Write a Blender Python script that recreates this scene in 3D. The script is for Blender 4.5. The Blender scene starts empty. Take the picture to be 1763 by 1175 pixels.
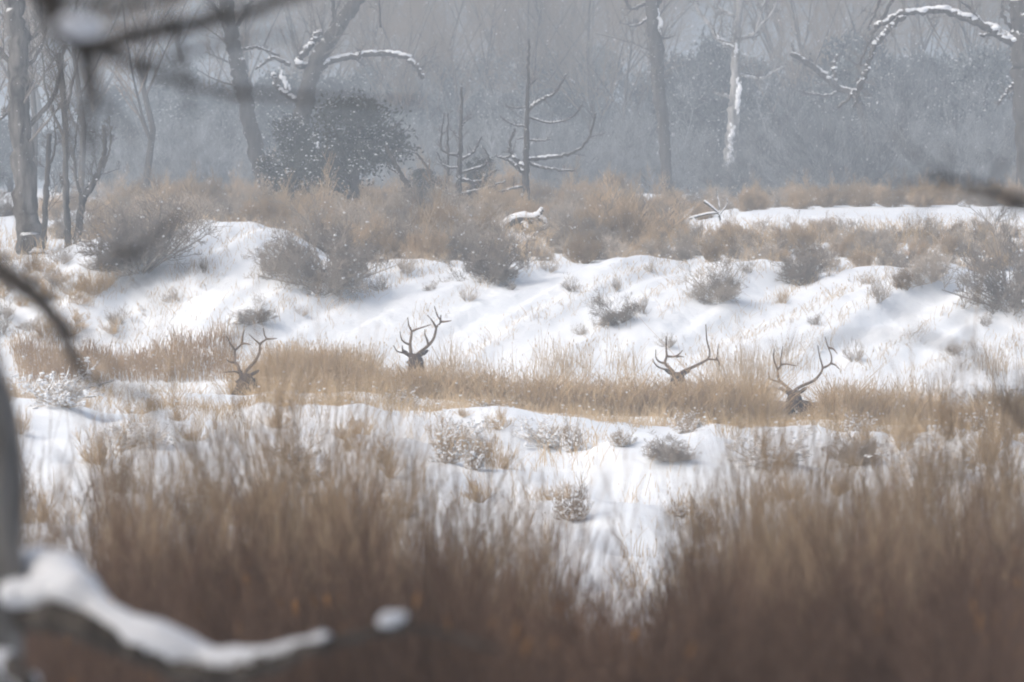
import bpy, math, random
import numpy as np
from mathutils import Vector

sc = bpy.context.scene
COL = sc.collection
R = math.radians

# ------------------------------------------------------------------ camera
EYE = 3.6
F = 10000.0                      # focal length in photograph pixels (1763 px wide)
PITCH = math.atan(257.5 / F)
cam_d = bpy.data.cameras.new('camera')
cam = bpy.data.objects.new('camera', cam_d)
COL.objects.link(cam)
cam.location = (0, 0, EYE)
cam.rotation_euler = (R(90) - PITCH, 0, 0)
cam_d.sensor_width = 36.0
cam_d.lens = 36.0 * F / 1763.0
cam_d.clip_start = 0.5
cam_d.clip_end = 3000
cam_d.dof.use_dof = True
cam_d.dof.focus_distance = 101.0
cam_d.dof.aperture_fstop = 4.6
sc.camera = cam

# ------------------------------------------------------------------ world, sun, exposure
SUN_EL, SUN_AZ = R(46), R(240)
w = bpy.data.worlds.new('World')
sc.world = w
w.use_nodes = True
nt = w.node_tree
for n in list(nt.nodes):
    nt.nodes.remove(n)
sky = nt.nodes.new('ShaderNodeTexSky')
sky.sky_type = 'NISHITA'
sky.sun_disc = False
sky.sun_elevation = SUN_EL
sky.sun_rotation = SUN_AZ
sky.air_density = 1.0
sky.dust_density = 6.0
sky.ozone_density = 1.0
hs = nt.nodes.new('ShaderNodeHueSaturation')       # an overcast sky has lost most of its blue
hs.inputs['Saturation'].default_value = 0.78
bg = nt.nodes.new('ShaderNodeBackground')
bg.inputs['Strength'].default_value = 0.13
wo = nt.nodes.new('ShaderNodeOutputWorld')
nt.links.new(sky.outputs[0], hs.inputs['Color'])
nt.links.new(hs.outputs[0], bg.inputs['Color'])
nt.links.new(bg.outputs[0], wo.inputs['Surface'])

sun_d = bpy.data.lights.new('sun', 'SUN')
sun_d.energy = 0.52
sun_d.angle = R(32)
sun_d.color = (1.0, 0.98, 0.94)
sun = bpy.data.objects.new('sun', sun_d)
COL.objects.link(sun)
sdir = Vector((math.sin(SUN_AZ) * math.cos(SUN_EL), math.cos(SUN_AZ) * math.cos(SUN_EL), math.sin(SUN_EL)))
sun.rotation_euler = sdir.to_track_quat('Z', 'Y').to_euler()

sc.view_settings.view_transform = 'Standard'
sc.view_settings.look = 'None'
sc.view_settings.gamma = 1.0
sc.view_settings.use_curve_mapping = False
sc.view_settings.exposure = 0.6
sc.render.engine = 'CYCLES'
sc.cycles.use_denoising = True
sc.cycles.max_bounces = 6
sc.cycles.diffuse_bounces = 3
sc.cycles.volume_bounces = 1
sc.cycles.filter_width = 2.0

# ------------------------------------------------------------------ helpers: pixels, terrain
def ray(px, py):
    u = (px - 881.5) / F
    v = (587.5 - py) / F
    c, s = math.cos(PITCH), math.sin(PITCH)
    return u, c + v * s, -s + v * c           # x, y, z

def at(px, py, Y):
    x, y, z = ray(px, py)
    k = Y / y
    return np.array((x * k, Y, EYE + z * k))

def pz(py, Y):
    return at(881.5, py, Y)[2]

rng = np.random.default_rng(11)

def _hash(ix, iy, seed):
    h = (ix.astype(np.int64) * 374761393 + iy.astype(np.int64) * 668265263 + seed * 974634777) & 0x7fffffff
    h = ((h ^ (h >> 13)) * 1274126177) & 0x7fffffff
    h = (h ^ (h >> 16)) & 0xffff
    return h / 65535.0

def vnoise(x, y, seed=0):
    x = np.asarray(x, float); y = np.asarray(y, float)
    ix = np.floor(x); iy = np.floor(y)
    fx = x - ix; fy = y - iy
    fx = fx * fx * (3 - 2 * fx); fy = fy * fy * (3 - 2 * fy)
    a = _hash(ix, iy, seed); b = _hash(ix + 1, iy, seed)
    c = _hash(ix, iy + 1, seed); d = _hash(ix + 1, iy + 1, seed)
    return (a * (1 - fx) + b * fx) * (1 - fy) + (c * (1 - fx) + d * fx) * fy - 0.5

def smooth(x, a, b):
    t = np.clip((np.asarray(x, float) - a) / (b - a), 0, 1)
    return t * t * (3 - 2 * t)

TOP = np.array([(-900, 500), (-400, 490), (0, 470), (60, 445), (120, 418), (170, 403), (215, 425), (270, 405), (340, 388),
                (440, 391), (490, 404), (560, 440), (640, 455), (800, 450), (950, 452), (1100, 450), (1190, 452), (1240, 441),
                (1290, 452), (1400, 462), (1560, 466), (1640, 470), (1763, 492), (2200, 520), (2700, 530)], float)
LEDGE = np.array([(-900, 650), (0, 668), (250, 676), (400, 678), (600, 681), (850, 697), (950, 708), (1200, 722), (1400, 732),
                  (1763, 742), (2700, 770)], float)
PY_ = np.array([-400, -40, 0, 8, 12, 14, 20, 28, 40, 58, 70, 80, 88, 93.5, 95.5])
PZ_ = np.array([2.2, 1.95, 1.85, 1.72, 1.6, 1.5, 1.1, 0.5, -0.6, -2.0, -1.8, -1.05, -0.42, -0.02, 0.07])

def terr(x, Y):
    x = np.asarray(x, float); Y = np.asarray(Y, float)
    x, Y = np.broadcast_arrays(x, Y)
    px = 881.5 + F * x / np.maximum(Y, 60)
    zl = EYE - (np.interp(px, LEDGE[:, 0], LEDGE[:, 1]) - 330) * 97 / F
    zt = EYE - (np.interp(px, TOP[:, 0], TOP[:, 1]) - 330) * 112 / F
    zl = zl + vnoise(x / 1.7, Y * 0 + 3.3, 21) * 0.16 + vnoise(x / 0.5, Y * 0 + 7.3, 22) * 0.07
    near = np.interp(Y, PY_, PZ_)
    wn_ = smooth(Y, 82, 94)
    near = near * (1 - wn_) + (zl - 0.14) * wn_
    t = smooth(Y, 95.5, 97.0)
    z = near * (1 - t) + zl * t
    z = np.where(Y > 97.3, zl + (-0.75 - zl) * smooth(Y, 97.3, 99.2), z)
    foot = -0.75 + 1.25 * smooth(Y, 102.2, 106.4)
    z = np.where(Y > 101, foot, z)
    ub = np.clip((Y - 106) / 6.0, 0, 1)
    ubs = ub * (1.35 - 0.35 * ub * ub)
    ubs = np.clip(ubs, 0, 1)
    z = np.where(Y > 105, foot + (zt - foot) * ubs, z)
    plat = np.interp(Y, [112, 118, 126, 131, 165, 300, 900, 2500], [2.2, 2.35, 2.58, 2.68, 3.38, 3.62, 4.0, 4.2])
    k = smooth(Y, 112.2, 117)
    z = np.where(Y > 112.2, zt * (1 - k) + plat * k, z)
    # raised snow drift on the right of the plateau, small one further back
    z = z + smooth(px, 1140, 1300) * smooth(Y, 130.8, 132.3) * (1 - smooth(Y, 140, 162)) * 0.36
    z = z + np.exp(-((px - 420) / 60) ** 2) * smooth(Y, 143, 145) * (1 - smooth(Y, 150, 160)) * 0.22
    # gullies running aslant down the bank
    wb = smooth(Y, 104.5, 107) * (1 - smooth(Y, 111, 114.5))
    g = x - 0.62 * (Y - 106)
    rid = (1 - np.abs(2 * vnoise(g / 2.1, Y / 9.0, 3)) * 2) * 0.13 + vnoise(g / 0.8, Y / 4.0, 4) * 0.24 \
        + vnoise(g / 0.30, Y / 1.8, 5) * 0.13 + vnoise(x / 3.7, Y / 3.0, 6) * 0.14 + vnoise(x / 0.22, Y / 0.3, 7) * 0.05
    z = z + wb * (rid - 0.08)
    # lumps on the near bank
    wn = smooth(Y, 55, 72) * (1 - smooth(Y, 93, 96.5))
    z = z + wn * (vnoise(x / 2.3, Y / 2.8, 8) * 0.55 + vnoise(x / 0.8, Y / 1.1, 9) * 0.22 + vnoise(x / 0.3, Y / 0.4, 10) * 0.06)
    z = z + vnoise(x / 1.3, Y / 1.3, 12) * 0.07 * smooth(Y, 60, 90) + vnoise(x / 0.4, Y / 0.5, 13) * 0.025 * smooth(Y, 60, 90)
    wp = smooth(Y, 113, 120)
    z = z + wp * vnoise(x / 5.0, Y / 7.0, 14) * 0.22
    return z

def ground(px, Y):
    x = (px - 881.5) / F * Y
    return np.array((x, Y, float(terr(x, Y))))

def hit(px, py, Y0=60.0, Y1=260.0):
    dx, dy, dz = ray(px, py)
    Ys = np.arange(Y0, Y1, 0.05)
    zs = EYE + dz / dy * Ys
    tz = terr(dx / dy * Ys, Ys)
    b = np.nonzero(tz >= zs)[0]
    Y = float(Ys[b[0]]) if len(b) else Y1
    return ground(px, Y)

# ------------------------------------------------------------------ helpers: meshes
class MB:
    def __init__(s):
        s.v = []; s.f = []; s.n = 0
    def add(s, v, f, m=0):
        v = np.asarray(v, float).reshape(-1, 3)
        s.v.append(v); s.f.append((np.asarray(f, np.int64) + s.n, m)); s.n += len(v)
        return s
    def mesh(s, name, mats, smooth_=True):
        me = bpy.data.meshes.new(name)
        V = np.concatenate(s.v)
        loops = np.concatenate([f.reshape(-1) for f, m in s.f])
        tot = np.concatenate([np.full(len(f), f.shape[1]) for f, m in s.f])
        mi = np.concatenate([np.full(len(f), m) for f, m in s.f])
        st = np.concatenate([[0], np.cumsum(tot)[:-1]])
        me.vertices.add(len(V)); me.vertices.foreach_set('co', V.astype(np.float32).ravel())
        me.loops.add(len(loops)); me.loops.foreach_set('vertex_index', loops.astype(np.int32))
        me.polygons.add(len(tot)); me.polygons.foreach_set('loop_start', st.astype(np.int32))
        me.polygons.foreach_set('material_index', mi.astype(np.int32))
        me.polygons.foreach_set('use_smooth', np.full(len(tot), smooth_))
        for m in (mats if isinstance(mats, (list, tuple)) else [mats]):
            me.materials.append(m)
        me.update(calc_edges=True)
        return me
    def tubes(s, P, Rr, n=3, m=0, cap=False):
        P = np.asarray(P, float); Rr = np.asarray(Rr, float)
        if P.ndim == 2:
            P = P[None]; Rr = Rr[None]
        N, k, _ = P.shape
        T = np.gradient(P, axis=1)
        T /= np.linalg.norm(T, axis=2, keepdims=True) + 1e-9
        mean = P[:, -1] - P[:, 0]
        ax = np.argmin(np.abs(mean), axis=1)
        ref = np.eye(3)[ax][:, None, :]
        U = np.cross(T, ref); U /= np.linalg.norm(U, axis=2, keepdims=True) + 1e-9
        W = np.cross(T, U)
        a = 2 * np.pi * np.arange(n) / n
        V = P[:, :, None, :] + Rr[:, :, None, None] * (np.cos(a)[None, None, :, None] * U[:, :, None, :] + np.sin(a)[None, None, :, None] * W[:, :, None, :])
        idx = np.arange(N * k * n).reshape(N, k, n)
        nx = np.roll(idx, -1, axis=2)
        q = np.stack([idx[:, :-1], nx[:, :-1], nx[:, 1:], idx[:, 1:]], axis=-1).reshape(-1, 4)
        off = s.n
        s.add(V, q, m)
        if cap:
            s.f.append((idx[:, -1, :].reshape(N, n) + off, m))
            s.f.append((idx[:, 0, ::-1].reshape(N, n) + off, m))
        return s
    def blobs(s, C, S, m=0, kind='octa', jit=0.25, g=rng):
        C = np.asarray(C, float).reshape(-1, 3); N = len(C)
        S = np.asarray(S, float)
        if S.ndim == 1:
            S = np.repeat(S[:, None], 3, 1)
        bv, bf = BASE[kind]
        V = bv[None] * (1 + jit * g.uniform(-1, 1, (N, len(bv), 1)))
        V = V * S[:, None, :] + C[:, None, :]
        f = bf[None] + (np.arange(N) * len(bv))[:, None, None]
        return s.add(V, f.reshape(-1, bf.shape[1]), m)

def _ico():
    t = (1 + 5 ** .5) / 2
    v = np.array([(-1, t, 0), (1, t, 0), (-1, -t, 0), (1, -t, 0), (0, -1, t), (0, 1, t), (0, -1, -t), (0, 1, -t), (t, 0, -1), (t, 0, 1), (-t, 0, -1), (-t, 0, 1)], float)
    v /= np.linalg.norm(v[0])
    f = np.array([(0, 11, 5), (0, 5, 1), (0, 1, 7), (0, 7, 10), (0, 10, 11), (1, 5, 9), (5, 11, 4), (11, 10, 2), (10, 7, 6), (7, 1, 8),
                  (3, 9, 4), (3, 4, 2), (3, 2, 6), (3, 6, 8), (3, 8, 9), (4, 9, 5), (2, 4, 11), (6, 2, 10), (8, 6, 7), (9, 8, 1)])
    return v, f
def _subdiv(v, f):
    v = list(map(tuple, v)); c = {}; o = []
    def mid(a, b):
        k = (min(a, b), max(a, b))
        if k not in c:
            p = (np.array(v[a]) + np.array(v[b])) / 2
            p /= np.linalg.norm(p); c[k] = len(v); v.append(tuple(p))
        return c[k]
    for a, b, d in f:
        x, y, z = mid(a, b), mid(b, d), mid(d, a)
        o += [(a, x, z), (b, y, x), (d, z, y), (x, y, z)]
    return np.array(v), np.array(o)
BASE = {'octa': (np.array([(1, 0, 0), (-1, 0, 0), (0, 1, 0), (0, -1, 0), (0, 0, 1), (0, 0, -1)], float),
                 np.array([(0, 2, 4), (2, 1, 4), (1, 3, 4), (3, 0, 4), (2, 0, 5), (1, 2, 5), (3, 1, 5), (0, 3, 5)]))}
BASE['ico'] = _ico()
BASE['ico2'] = _subdiv(*BASE['ico'])
BASE['ico3'] = _subdiv(*BASE['ico2'])

def link(name, me, parent=None, loc=None):
    o = bpy.data.objects.new(name, me)
    COL.objects.link(o)
    if parent is not None:
        o.parent = parent
    if loc is not None:
        o.location = [float(c) for c in loc]
    return o

def tag(o, label, cat, group=None, kind=None):
    o['label'] = label; o['category'] = cat
    if group: o['group'] = group
    if kind: o['kind'] = kind
    return o

def thing(name, label, cat, loc, group=None, rz=0):
    o = bpy.data.objects.new(name, None)
    COL.objects.link(o)
    o.empty_display_size = 0.2
    o.location = [float(c) for c in loc]; o.rotation_euler = (0, 0, rz)
    return tag(o, label, cat, group)

def remesh(me, vox, mats, name, smooth_iter=2):
    """one continuous skin over overlapping shapes"""
    o = bpy.data.objects.new('tmp', me); COL.objects.link(o)
    md = o.modifiers.new('r', 'REMESH'); md.mode = 'VOXEL'; md.voxel_size = vox
    if smooth_iter:
        ms = o.modifiers.new('s', 'SMOOTH'); ms.iterations = smooth_iter; ms.factor = 0.5
    dg = bpy.context.evaluated_depsgraph_get()
    out = bpy.data.meshes.new_from_object(o.evaluated_get(dg))
    bpy.data.objects.remove(o)
    out.name = name
    out.materials.clear()
    for m in (mats if isinstance(mats, (list, tuple)) else [mats]):
        out.materials.append(m)
    out.polygons.foreach_set('use_smooth', np.full(len(out.polygons), True))
    return out

def unit(v):
    return v / (np.linalg.norm(v, axis=-1, keepdims=True) + 1e-9)

def curve(pts, k):
    """smooth resample of a polyline (Catmull-Rom)"""
    P = np.asarray(pts, float)
    if len(P) == 2:
        t = np.linspace(0, 1, k)[:, None]
        return P[0] * (1 - t) + P[1] * t
    E = np.vstack([2 * P[0] - P[1], P, 2 * P[-1] - P[-2]])
    out = []
    for u in np.linspace(0, len(P) - 1, k):
        i = min(int(u), len(P) - 2); t = u - i
        a, b, c, d = E[i:i + 4]
        out.append(0.5 * (2 * b + (c - a) * t + (2 * a - 5 * b + 4 * c - d) * t * t + (3 * b - a - 3 * c + d) * t ** 3))
    return np.array(out)

def spawn(P, Rr, m, g, t0=0.2, t1=1.0, spread=0.8, ln=(0.3, 0.6), k=4, up=0.2, bend=0.15, rr=0.55, tip=0.3):
    """m side shoots on every polyline of P; returns polylines and radii"""
    N, kk, _ = P.shape
    t = g.uniform(t0, t1, (N, m)) * (kk - 1)
    i = np.minimum(t.astype(int), kk - 2); fr = (t - i)[..., None]
    ni = np.arange(N)[:, None]
    A = P[ni, i]; B = P[ni, i + 1]
    S = (A * (1 - fr) + B * fr).reshape(-1, 3)
    T = unit(B - A).reshape(-1, 3)
    plen = np.linalg.norm(np.diff(P, axis=1), axis=2).sum(1)
    L = (g.uniform(ln[0], ln[1], (N, m)) * plen[:, None] * (1.15 - 0.6 * t / (kk - 1))).reshape(-1)
    rnd = unit(g.normal(size=(N * m, 3)))
    rnd = unit(rnd - (rnd * T).sum(1, keepdims=True) * T)
    D = unit(T * (1 - spread) + rnd * spread + np.array((0, 0, up)))
    s = np.linspace(0, 1, k)[None, :, None]
    bv = g.normal(size=(N * m, 3)) * bend + np.array((0, 0, up * 0.6))
    Q = S[:, None] + L[:, None, None] * (D[:, None] * s + bv[:, None] * s * s)
    r0 = ((Rr[ni, i] * (1 - fr[..., 0]) + Rr[ni, i + 1] * fr[..., 0]) * rr).reshape(-1)
    RR = r0[:, None] * (1 - (1 - tip) * s[0, :, 0][None])
    return Q, RR

# ------------------------------------------------------------------ materials
def mat(name, c1, c2=None, scale=6.0, rough=0.85, var=0.0, bump=0.0, bscale=30.0, detail=5.0, stretch=None, snow=0.0, sheen=None):
    m = bpy.data.materials.new(name); m.use_nodes = True
    t = m.node_tree; b = t.nodes['Principled BSDF']
    b.inputs['Roughness'].default_value = rough
    b.inputs['Specular IOR Level'].default_value = 0.25
    tc = t.nodes.new('ShaderNodeTexCoord')
    co = tc.outputs['Object']
    if stretch:
        mp = t.nodes.new('ShaderNodeMapping'); mp.inputs['Scale'].default_value = stretch
        t.links.new(co, mp.inputs[0]); co = mp.outputs[0]
    c2 = c2 or c1
    nz = t.nodes.new('ShaderNodeTexNoise'); nz.inputs['Scale'].default_value = scale; nz.inputs['Detail'].default_value = detail
    t.links.new(co, nz.inputs['Vector'])
    rp = t.nodes.new('ShaderNodeValToRGB')
    rp.color_ramp.elements[0].position = 0.32; rp.color_ramp.elements[1].position = 0.68
    rp.color_ramp.elements[0].color = (*c1, 1); rp.color_ramp.elements[1].color = (*c2, 1)
    t.links.new(nz.outputs['Fac'], rp.inputs[0])
    out = rp.outputs[0]
    if var:
        oi = t.nodes.new('ShaderNodeObjectInfo')
        h = t.nodes.new('ShaderNodeHueSaturation')
        mr = t.nodes.new('ShaderNodeMapRange'); mr.inputs['To Min'].default_value = 1 - var; mr.inputs['To Max'].default_value = 1 + var
        t.links.new(oi.outputs['Random'], mr.inputs['Value'])
        t.links.new(mr.outputs[0], h.inputs['Value'])
        t.links.new(out, h.inputs['Color']); out = h.outputs[0]
    if snow:
        ge = t.nodes.new('ShaderNodeNewGeometry')
        sp = t.nodes.new('ShaderNodeSeparateXYZ'); t.links.new(ge.outputs['Normal'], sp.inputs[0])
        n2 = t.nodes.new('ShaderNodeTexNoise'); n2.inputs['Scale'].default_value = 5.0; n2.inputs['Detail'].default_value = 4
        t.links.new(tc.outputs['Object'], n2.inputs['Vector'])
        ad = t.nodes.new('ShaderNodeMath'); ad.operation = 'ADD'
        t.links.new(sp.outputs['Z'], ad.inputs[0]); t.links.new(n2.outputs['Fac'], ad.inputs[1])
        mr2 = t.nodes.new('ShaderNodeMapRange'); mr2.inputs['From Min'].default_value = 1.25 - snow; mr2.inputs['From Max'].default_value = 1.45 - snow
        t.links.new(ad.outputs[0], mr2.inputs['Value'])
        mx = t.nodes.new('ShaderNodeMix'); mx.data_type = 'RGBA'
        t.links.new(mr2.outputs[0], mx.inputs[0]); t.links.new(out, mx.inputs[6]); mx.inputs[7].default_value = (0.84, 0.86, 0.88, 1)
        out = mx.outputs[2]
    t.links.new(out, b.inputs['Base Color'])
    if bump:
        n3 = t.nodes.new('ShaderNodeTexNoise'); n3.inputs['Scale'].default_value = bscale; n3.inputs['Detail'].default_value = 6
        t.links.new(co, n3.inputs['Vector'])
        bp = t.nodes.new('ShaderNodeBump'); bp.inputs['Strength'].default_value = bump; bp.inputs['Distance'].default_value = 0.05
        t.links.new(n3.outputs['Fac'], bp.inputs['Height']); t.links.new(bp.outputs[0], b.inputs['Normal'])
    return m

M = {}
M['snow_ground'] = mat('snow_ground', (0.83, 0.87, 0.91), (0.87, 0.90, 0.93), 1.2, 0.7, bump=0.6, bscale=7.0)
M['snow'] = mat('snow', (0.87, 0.89, 0.92), (0.90, 0.91, 0.93), 8, 0.7, bump=0.3, bscale=25)
M['bark_dark'] = mat('bark_dark', (0.045, 0.038, 0.033), (0.10, 0.09, 0.08), 9, 0.9, bump=0.8, bscale=14, stretch=(1, 1, 0.2), snow=0.12)
M['bark_grey'] = mat('bark_grey', (0.035, 0.032, 0.029), (0.20, 0.185, 0.17), 7, 0.9, bump=1.0, bscale=12, stretch=(1, 1, 0.2), snow=0.15)
M['bark_fore'] = mat('bark_fore', (0.17, 0.16, 0.148), (0.40, 0.375, 0.345), 14, 0.9, bump=1.0, bscale=25, stretch=(1, 1, 0.25))
M['bark_black'] = mat('bark_black', (0.055, 0.047, 0.04), (0.14, 0.12, 0.10), 14, 0.9, bump=1.0, bscale=25, stretch=(1, 1, 0.25))
M['bark_pale'] = mat('bark_pale', (0.16, 0.155, 0.15), (0.46, 0.45, 0.44), 6, 0.9, bump=0.8, bscale=12, stretch=(1, 1, 0.25), snow=0.15)
M['dead_wood'] = mat('dead_wood', (0.035, 0.030, 0.027), (0.08, 0.07, 0.06), 9, 0.9, bump=0.5, bscale=15, snow=0.05)
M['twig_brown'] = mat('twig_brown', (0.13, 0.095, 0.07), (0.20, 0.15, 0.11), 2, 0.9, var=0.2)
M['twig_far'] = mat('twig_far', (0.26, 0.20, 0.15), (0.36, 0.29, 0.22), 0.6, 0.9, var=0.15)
M['twig_grey'] = mat('twig_grey', (0.11, 0.10, 0.09), (0.19, 0.17, 0.15), 2, 0.9, var=0.2)
M['sage'] = mat('sage', (0.29, 0.25, 0.205), (0.50, 0.43, 0.36), 3, 0.95, var=0.38)
M['sage_dark'] = mat('sage_dark', (0.21, 0.18, 0.152), (0.37, 0.32, 0.27), 3, 0.95, var=0.3)
M['rabbit'] = mat('rabbit', (0.35, 0.255, 0.16), (0.54, 0.41, 0.27), 3, 0.95, var=0.32)
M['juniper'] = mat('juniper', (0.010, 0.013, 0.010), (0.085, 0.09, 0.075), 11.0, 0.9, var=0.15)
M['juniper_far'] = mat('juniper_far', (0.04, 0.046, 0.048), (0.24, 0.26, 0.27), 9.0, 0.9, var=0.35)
M['straw'] = mat('straw', (0.46, 0.315, 0.165), (0.72, 0.55, 0.34), 1.4, 0.9)
M['straw_pale'] = mat('straw_pale', (0.48, 0.37, 0.25), (0.66, 0.54, 0.40), 1.5, 0.9)
M['straw_rust'] = mat('straw_rust', (0.38, 0.25, 0.14), (0.58, 0.43, 0.27), 1.5, 0.9)
M['willow_dark'] = mat('willow_dark', (0.115, 0.074, 0.055), (0.215, 0.145, 0.105), 1.5, 0.9, var=0.4)
M['willow_tan'] = mat('willow_tan', (0.22, 0.16, 0.105), (0.40, 0.30, 0.195), 1.5, 0.9, var=0.4)
M['leaf_orange'] = mat('leaf_orange', (0.30, 0.15, 0.055), (0.38, 0.20, 0.075), 5, 0.8, var=0.2)
M['antler'] = mat('antler', (0.09, 0.058, 0.036), (0.22, 0.15, 0.095), 9, 0.6, bump=0.2)
M['eye'] = mat('eye', (0.01, 0.008, 0.007), None, 5, 0.2)

m = bpy.data.materials.new('elk_coat'); m.use_nodes = True
t_ = m.node_tree; b_ = t_.nodes['Principled BSDF']; b_.inputs['Roughness'].default_value = 0.9
at_ = t_.nodes.new('ShaderNodeAttribute'); at_.attribute_name = 'coat'
nz_ = t_.nodes.new('ShaderNodeTexNoise'); nz_.inputs['Scale'].default_value = 28
mr_ = t_.nodes.new('ShaderNodeMapRange'); mr_.inputs['To Min'].default_value = 0.6; mr_.inputs['To Max'].default_value = 1.4
mx_ = t_.nodes.new('ShaderNodeMix'); mx_.data_type = 'RGBA'; mx_.blend_type = 'MULTIPLY'; mx_.inputs[0].default_value = 1
t_.links.new(nz_.outputs['Fac'], mr_.inputs['Value'])
t_.links.new(at_.outputs['Color'], mx_.inputs[6]); t_.links.new(mr_.outputs[0], mx_.inputs[7])
t_.links.new(mx_.outputs[2], b_.inputs['Base Color'])
M['elk_coat'] = m

# ------------------------------------------------------------------ the ground: one sheet of snow to the horizon
def axis(parts):
    o = []
    for a, b, s in parts:
        o += list(np.arange(a, b, s))
    return np.array(o + [parts[-1][1]])
xs = axis([(-700, -100, 50), (-100, -30, 7), (-30, -14, 1.0), (-14, 14, 0.09), (14, 30, 1.0), (30, 100, 7), (100, 701, 50)])
ys = axis([(-60, 0, 8), (0, 50, 1.5), (50, 66, 0.5), (66, 95, 0.12), (95, 116, 0.085), (116, 134, 0.2), (134, 170, 0.7), (170, 320, 6), (320, 1500, 60)])
X, Y = np.meshgrid(xs, ys)
Z = terr(X, Y)
nx, ny = len(xs), len(ys)
idx = np.arange(nx * ny).reshape(ny, nx)
q = np.stack([idx[:-1, :-1], idx[:-1, 1:], idx[1:, 1:], idx[1:, :-1]], -1).reshape(-1, 4)
mb = MB().add(np.stack([X, Y, Z], -1), q)
g_ = link('snow_ground', mb.mesh('snow_ground', M['snow_ground']))
g_['kind'] = 'structure'

# ------------------------------------------------------------------ haze of falling snow
mb = MB()
hx, hy0, hy1, hz0, hz1 = 760, -80, 1560, -4.5, 22.0
hv = [(-hx, hy0, hz0), (hx, hy0, hz0), (hx, hy1, hz0), (-hx, hy1, hz0), (-hx, hy0, hz1), (hx, hy0, hz1), (hx, hy1, hz1), (-hx, hy1, hz1)]
mb.add(hv, [(3, 2, 1, 0), (4, 5, 6, 7), (0, 1, 5, 4), (1, 2, 6, 5), (2, 3, 7, 6), (3, 0, 4, 7)])
hm = bpy.data.materials.new('haze'); hm.use_nodes = True
ht = hm.node_tree
ht.nodes.remove(ht.nodes['Principled BSDF'])
pv = ht.nodes.new('ShaderNodeVolumePrincipled')
pv.inputs['Density'].default_value = 0.0032
pv.inputs['Color'].default_value = (0.50, 0.555, 0.605, 1)
ht.links.new(pv.outputs[0], ht.nodes['Material Output'].inputs['Volume'])
hz = link('haze', mb.mesh('haze', hm, False))
tag(hz, 'pale grey haze of falling snow fading the woods', 'haze', kind='stuff')

# ------------------------------------------------------------------ shrub prototypes (unit height), shared by copies
def shrub_mesh(name, seed, material, stems=26, wide=0.62, s1=8, s2=7, s3=0, thick=0.010, snow=40, up=0.25, snow_r=0.013, tw=0.0036, low=False):
    """a dome of fine branching twigs from the ground up, uneven outline; unit height"""
    g = np.random.default_rng(seed)
    a = g.uniform(0, 2 * np.pi, stems)
    th = np.arccos(1 - g.uniform(0, 1, stems) * 0.92)            # from upright to almost flat
    D = np.stack([np.cos(a) * np.sin(th), np.sin(a) * np.sin(th), np.cos(th)], 1)
    L = 1 / np.sqrt((np.sin(th) / wide) ** 2 + np.cos(th) ** 2) * g.uniform(0.55, 0.9, stems) * (1 + 0.18 * np.sin(2 * a + g.uniform(0, 6)) )
    s = np.linspace(0, 1, 5)[None, :, None]
    base = np.stack([np.cos(a), np.sin(a), 0 * a], 1) * g.uniform(0, 0.10, (stems, 1)) - np.array((0, 0, 0.05))
    bend = g.normal(size=(stems, 3)) * 0.15 + np.array((0, 0, 0.12))
    P = base[:, None] + L[:, None, None] * (D[:, None] * s + bend[:, None] * s * s)
    Rr = thick * (1.2 - 0.8 * s[..., 0]) * np.ones((stems, 1))
    P1, R1 = spawn(P, Rr, s1, g, 0.12, 1, 0.6, (0.28, 0.55), 4, up, 0.14, 0.6)
    R1 = np.maximum(R1, tw)
    P2, R2 = spawn(P1, R1, s2, g, 0.1, 1, 0.62, (0.3, 0.75), 3, up, 0.14, 0.8)
    R2 = np.maximum(R2, tw * 0.7)
    mb = MB().tubes(P, Rr, 4).tubes(P1, R1, 3).tubes(P2, R2, 3)
    if s3:
        P3, R3 = spawn(P2, R2, s3, g, 0.2, 1, 0.6, (0.5, 1.0), 3, up, 0.14, 1.0)
        mb.tubes(P3, np.maximum(R3, tw * 0.7), 3)
    me = mb.mesh(name, M[material])
    sn = None
    if snow:
        q = g.integers(0, len(P2), snow * (3 if low else 1))
        if low:                      # heavy snow lies in the lower, inner part
            q = q[np.argsort(P2[q, 1, 2] + g.normal(size=len(q)) * 0.18)][:snow]
        C = P2[q, g.integers(0, 2, len(q))] + np.array((0, 0, snow_r * 0.3))
        S = snow_r * g.uniform(0.4, 1.6, (len(q), 1)) * np.array((1.15, 1.15, 0.9))
        sn = MB().blobs(C, S, 0, 'ico', 0.25, g).mesh(name + '_snow', M['snow'])
    return me, sn

def zone(px):
    for lim, t in [(200, 'at the far left'), (390, 'left of the leftmost elk'), (560, 'below the arched snowy limb'), (720, 'in line with the dark juniper'), (860, 'in line with the shorter dead conifer'), (1000, 'in line with the tallest dead conifer'),
                   (1200, 'in line with the snow-striped trunk'), (1400, 'in line with the snow-plastered old tree'), (1600, 'under the long arched limb at right')]:
        if px < lim: return t
    return 'near the right edge'
def zone_low(px):
    for lim, t in [(160, 'beside the grey trunk'), (360, 'above the snowy limb'), (520, 'below the leftmost elk'), (660, 'left of the second elk'), (830, 'below the second elk'), (980, 'left of the white gap'), (1120, 'at the white gap'), (1290, 'below the third elk'), (1460, 'below the rightmost elk'), (1620, 'right of the rightmost elk')]:
        if px < lim: return t
    return 'at the right edge'

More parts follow.
